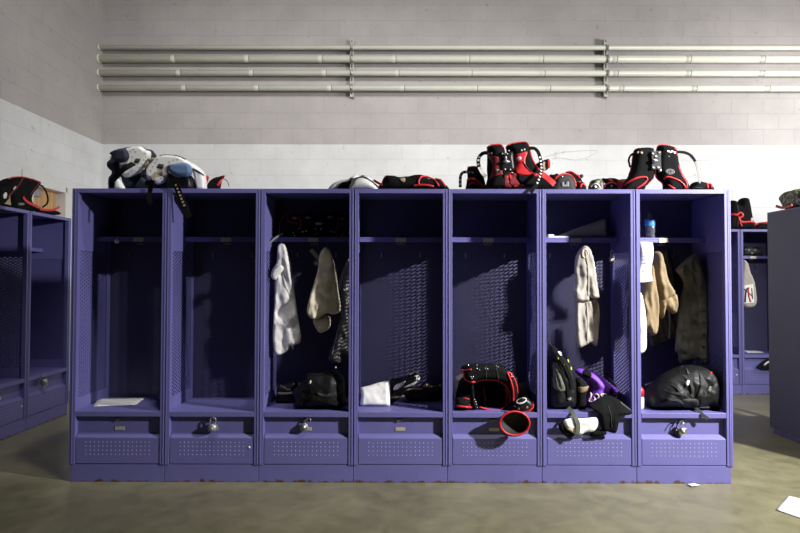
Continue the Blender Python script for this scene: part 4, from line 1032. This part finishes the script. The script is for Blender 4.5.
t = thing('paper_stack', 'white papers on the shelf edge beside the grey white towel', 'paper', (at(559, 240, 3.985).x, 3.985, SHT))
z1 = at(560, 238.6, 3.975).z
MB().box(at(548.5,240,3.97).x, at(569,240,3.97).x, 3.965, 4.05, SHT+.001, SHT+.010).build('sheet', 'paper', t)
MB().box(at(548.2,240,3.97).x, at(554,240,3.97).x, 3.963, 4.06, SHT+.0105, SHT+.022).build('sheet', 'paper', t, bevel=.003)
H3 = zz(545, 205, 3.67)
t, q = hang(H3([(112,345),(150,350),(185,338),(200,390),(197,450),(190,515),(168,505),(150,514),(120,521),(112,450),(108,390)]), 3.89, .045, 'off-white pants hanging below the off-white jersey, above the violet jersey', 'pants', 'pants', 'offw', .012, 60, .006, GC, seed=14)
q.tube(H3([(152,350),(156,420),(155,508)]), .008, .0).build('seam', 'offw', t)
t, q = hang(H3([(114,185),(140,151),(164,160),(180,212),(190,288),(200,338),(176,342),(162,336),(160,352),(122,353),(102,336),(112,285),(109,235)]), 3.855, .05, 'off-white jersey hanging from the shelf hook above the violet jersey', 'jersey', 'jersey', 'offw', .014, 50, .008, GC, seed=15)
q.band(H3([(150,170),(160,240),(160,330)]), .010, .008, .0).build('sleeve_seam', 'offw', t)
q.tube(ell(545+147/3.67, 205+178/3.67, 2.8, 4.2), .008, .001, True).build('collar', 'cream', t)
q.dots(H3([(183,231)]), .006).build('button', 'white', t)

# ------------------------------------------------------------------ seventh locker
inside_locker(6)
o = at(650, 240, 4.03); bx, by = o.x, 4.03
t = thing('water_bottle', 'clear water bottle with blue label on the shelf of the last locker', 'bottle', (bx, by, SHT))
MB().lathe([(.024, 0), (.033, .004), (.034, .02), (.030, .030), (.034, .040), (.034, .08), (.031, .088), (.034, .096), (.034, .125), (.028, .145), (.014, .163), (.012, .170), (.012, .178)], (bx, by, SHT+.001), n=24).build('bottle_body', 'clear', t)
MB().lathe([(.0345, .085), (.0352, .087), (.0352, .126), (.0345, .128)], (bx, by, SHT+.001), n=24).build('bottle_label', 'bluelabel', t)
MB().lathe([(.0145, .171), (.0145, .186), (.012, .188)], (bx, by, SHT+.001), n=18).build('bottle_cap', 'dark', t)
t = thing('folded_cap', 'dark tan folded cloth on the shelf right of the water bottle', 'cloth', (at(678, 240, 4.08).x, 4.08, SHT))
U5 = zz(638, 205, 6.66)
Puff(PY(4.08), U5([(150,245),(170,205),(190,202),(250,220),(330,234),(385,245)]), .06, .03, (240, SHT+.001), .004).mesh().build('cloth_body', 'olive', t)
p = PY(D0+.045)
t = thing('notice_sheet', 'white printed notice taped inside the last locker below the water bottle', 'paper', p.hit(647, 282))
q = Puff(p, U5([(10,247),(50,246),(92,250),(88,320),(92,400),(112,505),(60,514),(10,517)]), .003, .01, None, .0, bend=lambda u, v: -.03*math.sin(v*20), sm=False); q.mesh().build('sheet', 'paper', t)
for y in (315, 340, 362, 385, 438, 450): q.band(U5([(26,y),(40,y),(60,y-1)]), .0025, .001, .0035).build('printed_line', 'ink', t)
t, q = hang([(636,292),(641.5,294),(643.5,302),(646,318),(646.5,335),(645.5,350),(637,351),(634,320)], 3.79, .03, 'white towel hanging behind the left upright below the printed notice', 'towel', 'towel', 'wcloth', .006, 80, .004, None, seed=16)
t, q = hang([(655,255),(665,249),(668,258),(671,270),(675,285),(680,300),(681.5,320),(679,336),(668,340),(653,346.5),(649,341),(646,330),(650,290)], 4.105, .05, 'dark grey brown jacket with pale zip behind the tan jacket', 'jacket', 'jacket', 'khaki', .010, 50, .006, GC, seed=17)
q.band([(668.5,305),(669.3,322),(669,338)], .008, .004).build('zip', 'offw', t)
q.band([(652,340.5),(664,335),(679,331)], .006, .004).build('hem', 'olive', t)
t, q = hang([(651,256),(655,251.5),(659,253),(663,266),(667,282),(674,292),(667,298),(659,301),(656,290),(651,275)], 3.97, .13, 'tan canvas jacket hanging beside the printed notice in the last locker', 'jacket', 'jacket', 'tan', .016, 50, .010, GC, seed=18, r=.035)
rf = Puff(PY(3.95), [(659,300),(667,296),(674,292.5),(676.5,303),(674,314),(669,311),(664,310),(662,319),(658,312)], .06, .03, None, .008, 20, .006, 90, crease=.014, cf=30, step=.009, seed=21); rf.mesh().build('waist_ruffle', 'tan', t)
rf.band([(660,301),(667,297.5),(674.5,294)], .012, .010, .004).build('waistband', 'tan', t)
sl = Puff(PY(3.89), [(646,270),(651,264),(655,280),(657.5,300),(658,320),(656.5,331),(652,335.5),(646,328.5),(641,326),(640.5,300),(643,282)], .05, .025, None, .006, 14, .004, 60, crease=.014, cf=20, step=.009, seed=22); sl.mesh().build('sleeve', 'tan', t)
sl.band([(641.5,325),(647,328),(652,332),(656,330)], .018, .008, .003).build('cuff', 'tan', t)
q.dots([(659,270),(660.5,276)], .008).build('button', 'dark', t)
t, q = hang([(676,270),(683,262),(690,256),(697,253),(701,265),(705,285),(707,300),(707.5,340),(706.5,362),(700,363.5),(697,359),(690,361),(680,363),(677.5,353),(675,350),(677,330),(680,300),(684,286),(681,277)], 3.98, .045, 'olive jacket with button placket hanging at right in the last locker', 'jacket', 'jacket', 'olive', .012, 55, .007, GC, seed=19)
q.patch([(698,284),(702,288),(706.5,300),(707,340),(706,361.5),(700,362.5),(698.5,340),(699,310)], .006, .010).build('placket', 'olive', t)
for y in (302, 311, 322, 334, 346.5, 359): q.dots([(703.3, y)], .0075, .003, lift=.006).build('button', 'dark', t)
q.patch([(676.5,270),(683,262.5),(690,256.5),(696.5,254),(699,264),(703,282),(699,285),(695,275),(689,268.5),(682,270)], .012, .014).build('collar', 'olive', t)

U8 = zz(640, 355, 6.27); p = PY(3.85)
t = thing('duffel_bag', 'black bulging duffel bag with loose straps on the seat under the olive jacket', 'bag', (at(683, 408, 3.92).x, 3.92, SEAT), 'bags on the locker seats')
q = Puff(p, U8([(40,290),(48,235),(72,190),(130,132),(230,82),(300,62),(400,62),(465,105),(498,180),(494,270),(470,355),(370,365),(200,360),(60,355)]), .14, .12, (405.5, SEAT+.001), .018, 12, seed=20); q.mesh().build('bag_body', 'bagblack', t)
q.patch(U8([(372,112),(400,150),(422,190),(402,228),(356,262),(375,200)]), .006, .012).build('strap_flap', 'darkgrey', t)
q.patch(U8([(258,285),(310,275),(362,282),(352,330),(300,335),(270,318)]), .006, .012).build('pocket', 'darkgrey', t)
for pth, w in (([(255,72),(290,90),(300,120)], .014), ([(190,178),(235,205),(245,225)], .016), ([(150,215),(200,235),(290,250)], .014), ([(170,275),(230,280),(270,300)], .016), ([(270,125),(310,165),(330,220),(320,260)], .018), ([(400,235),(450,210),(478,180)], .020), ([(350,325),(430,325),(420,335)], .014)):
    q.band(U8(pth), w, .008).build('strap', 'darkgrey', t)
q.patch(U8([(286,190),(290,160),(305,158),(300,188)]), .010, .005).build('tag', 'white', t)
q.patch(U8([(420,225),(432,195),(445,200),(436,228)]), .010, .005).build('buckle', 'olive', t)
q.dots(U8([(445,112)]), .008).build('red_dot', 'red', t)
strap(U8([(340,322),(365,345),(395,378),(425,400)]), PY(D0-.012), .022, .004, [-.09, -.04, 0, .004]).build('strap', 'darkgrey', t)
cord(U8([(80,172),(50,182),(32,192)]), PY(3.9), .008).build('drawcord', 'olive', t)
inside_locker(None)
o = onz(635.5, 406.5, SEAT)
t = thing('squeeze_bottle', 'white bottle with red top on the last locker seat, half hidden by the upright', 'bottle', (o.x, 3.83, SEAT))
MB().lathe([(.026, 0), (.032, .005), (.032, .07), (.028, .085)], (o.x, 3.83, SEAT+.001), n=20).build('bottle_body', 'white', t)
MB().lathe([(.033, .082), (.033, .12), (.024, .138), (.010, .146), (.009, .16)], (o.x, 3.83, SEAT+.001), n=20).build('bottle_cap', 'red', t)

# ------------------------------------------------------------------ light: high windows on the right, added fill lamps overhead
def area(name, loc, tgt, sx, sy, power, col, spread=180):
    l = bpy.data.lights.new(name, 'AREA'); l.shape = 'RECTANGLE'; l.size = sx; l.size_y = sy; l.energy = power; l.color = col; l.spread = math.radians(spread)
    o = bpy.data.objects.new(name, l); C.objects.link(o); o.location = loc
    o.rotation_euler = (V(tgt)-V(loc)).to_track_quat('-Z', 'Y').to_euler(); return o
area('window_light', (4.4, 1.45, 3.05), (2.1, 3.9, 1.3), .19, .19, 172, (1.0, .98, .97), 90)
area('window_light_back', (6.8, 4.4, 3.2), (4.0, 7.3, 3.2), .9, .9, 98, (1, .98, .95), 105)
area('wall_fill', (-.3, 4.2, 4.6), (-.3, 7.34, 3.5), 6.2, .3, 52, (1, .98, .95), 125)  # added unseen fill that brightens the back wall
l = bpy.data.lights.new('fill_spot_left', 'SPOT'); l.energy = 270; l.color = (1, .98, .95); l.spot_size = math.radians(46); l.spot_blend = .6; l.shadow_soft_size = .15  # added unseen fill spot, lifts the white pads on the left lockers
o = bpy.data.objects.new('fill_spot_left', l); C.objects.link(o); o.location = (-1.0, 2.9, 4.7); o.rotation_euler = (V((-1.5, 4.35, 1.9))-o.location).to_track_quat('-Z', 'Y').to_euler()
l = bpy.data.lights.new('fill_spot', 'SPOT'); l.energy = 300; l.color = (1, .96, .86); l.spot_size = math.radians(80); l.spot_blend = 1; l.shadow_soft_size = .25  # added unseen fill spot, shapes the brightness across the floor
o = bpy.data.objects.new('fill_spot', l); C.objects.link(o); o.location = (1.7, 2.6, 5.2); o.rotation_euler = (V((1.5, 2.9, 0))-o.location).to_track_quat('-Z', 'Y').to_euler()
w = bpy.data.worlds.new('world'); bpy.context.scene.world = w; w.use_nodes = True
w.node_tree.nodes['Background'].inputs[0].default_value = (.80, .88, 1.0, 1); w.node_tree.nodes['Background'].inputs[1].default_value = .012
vs = bpy.context.scene.view_settings
vs.view_transform = 'Standard'; vs.look = 'None'; vs.gamma = 1; vs.use_curve_mapping = False; vs.exposure = 0
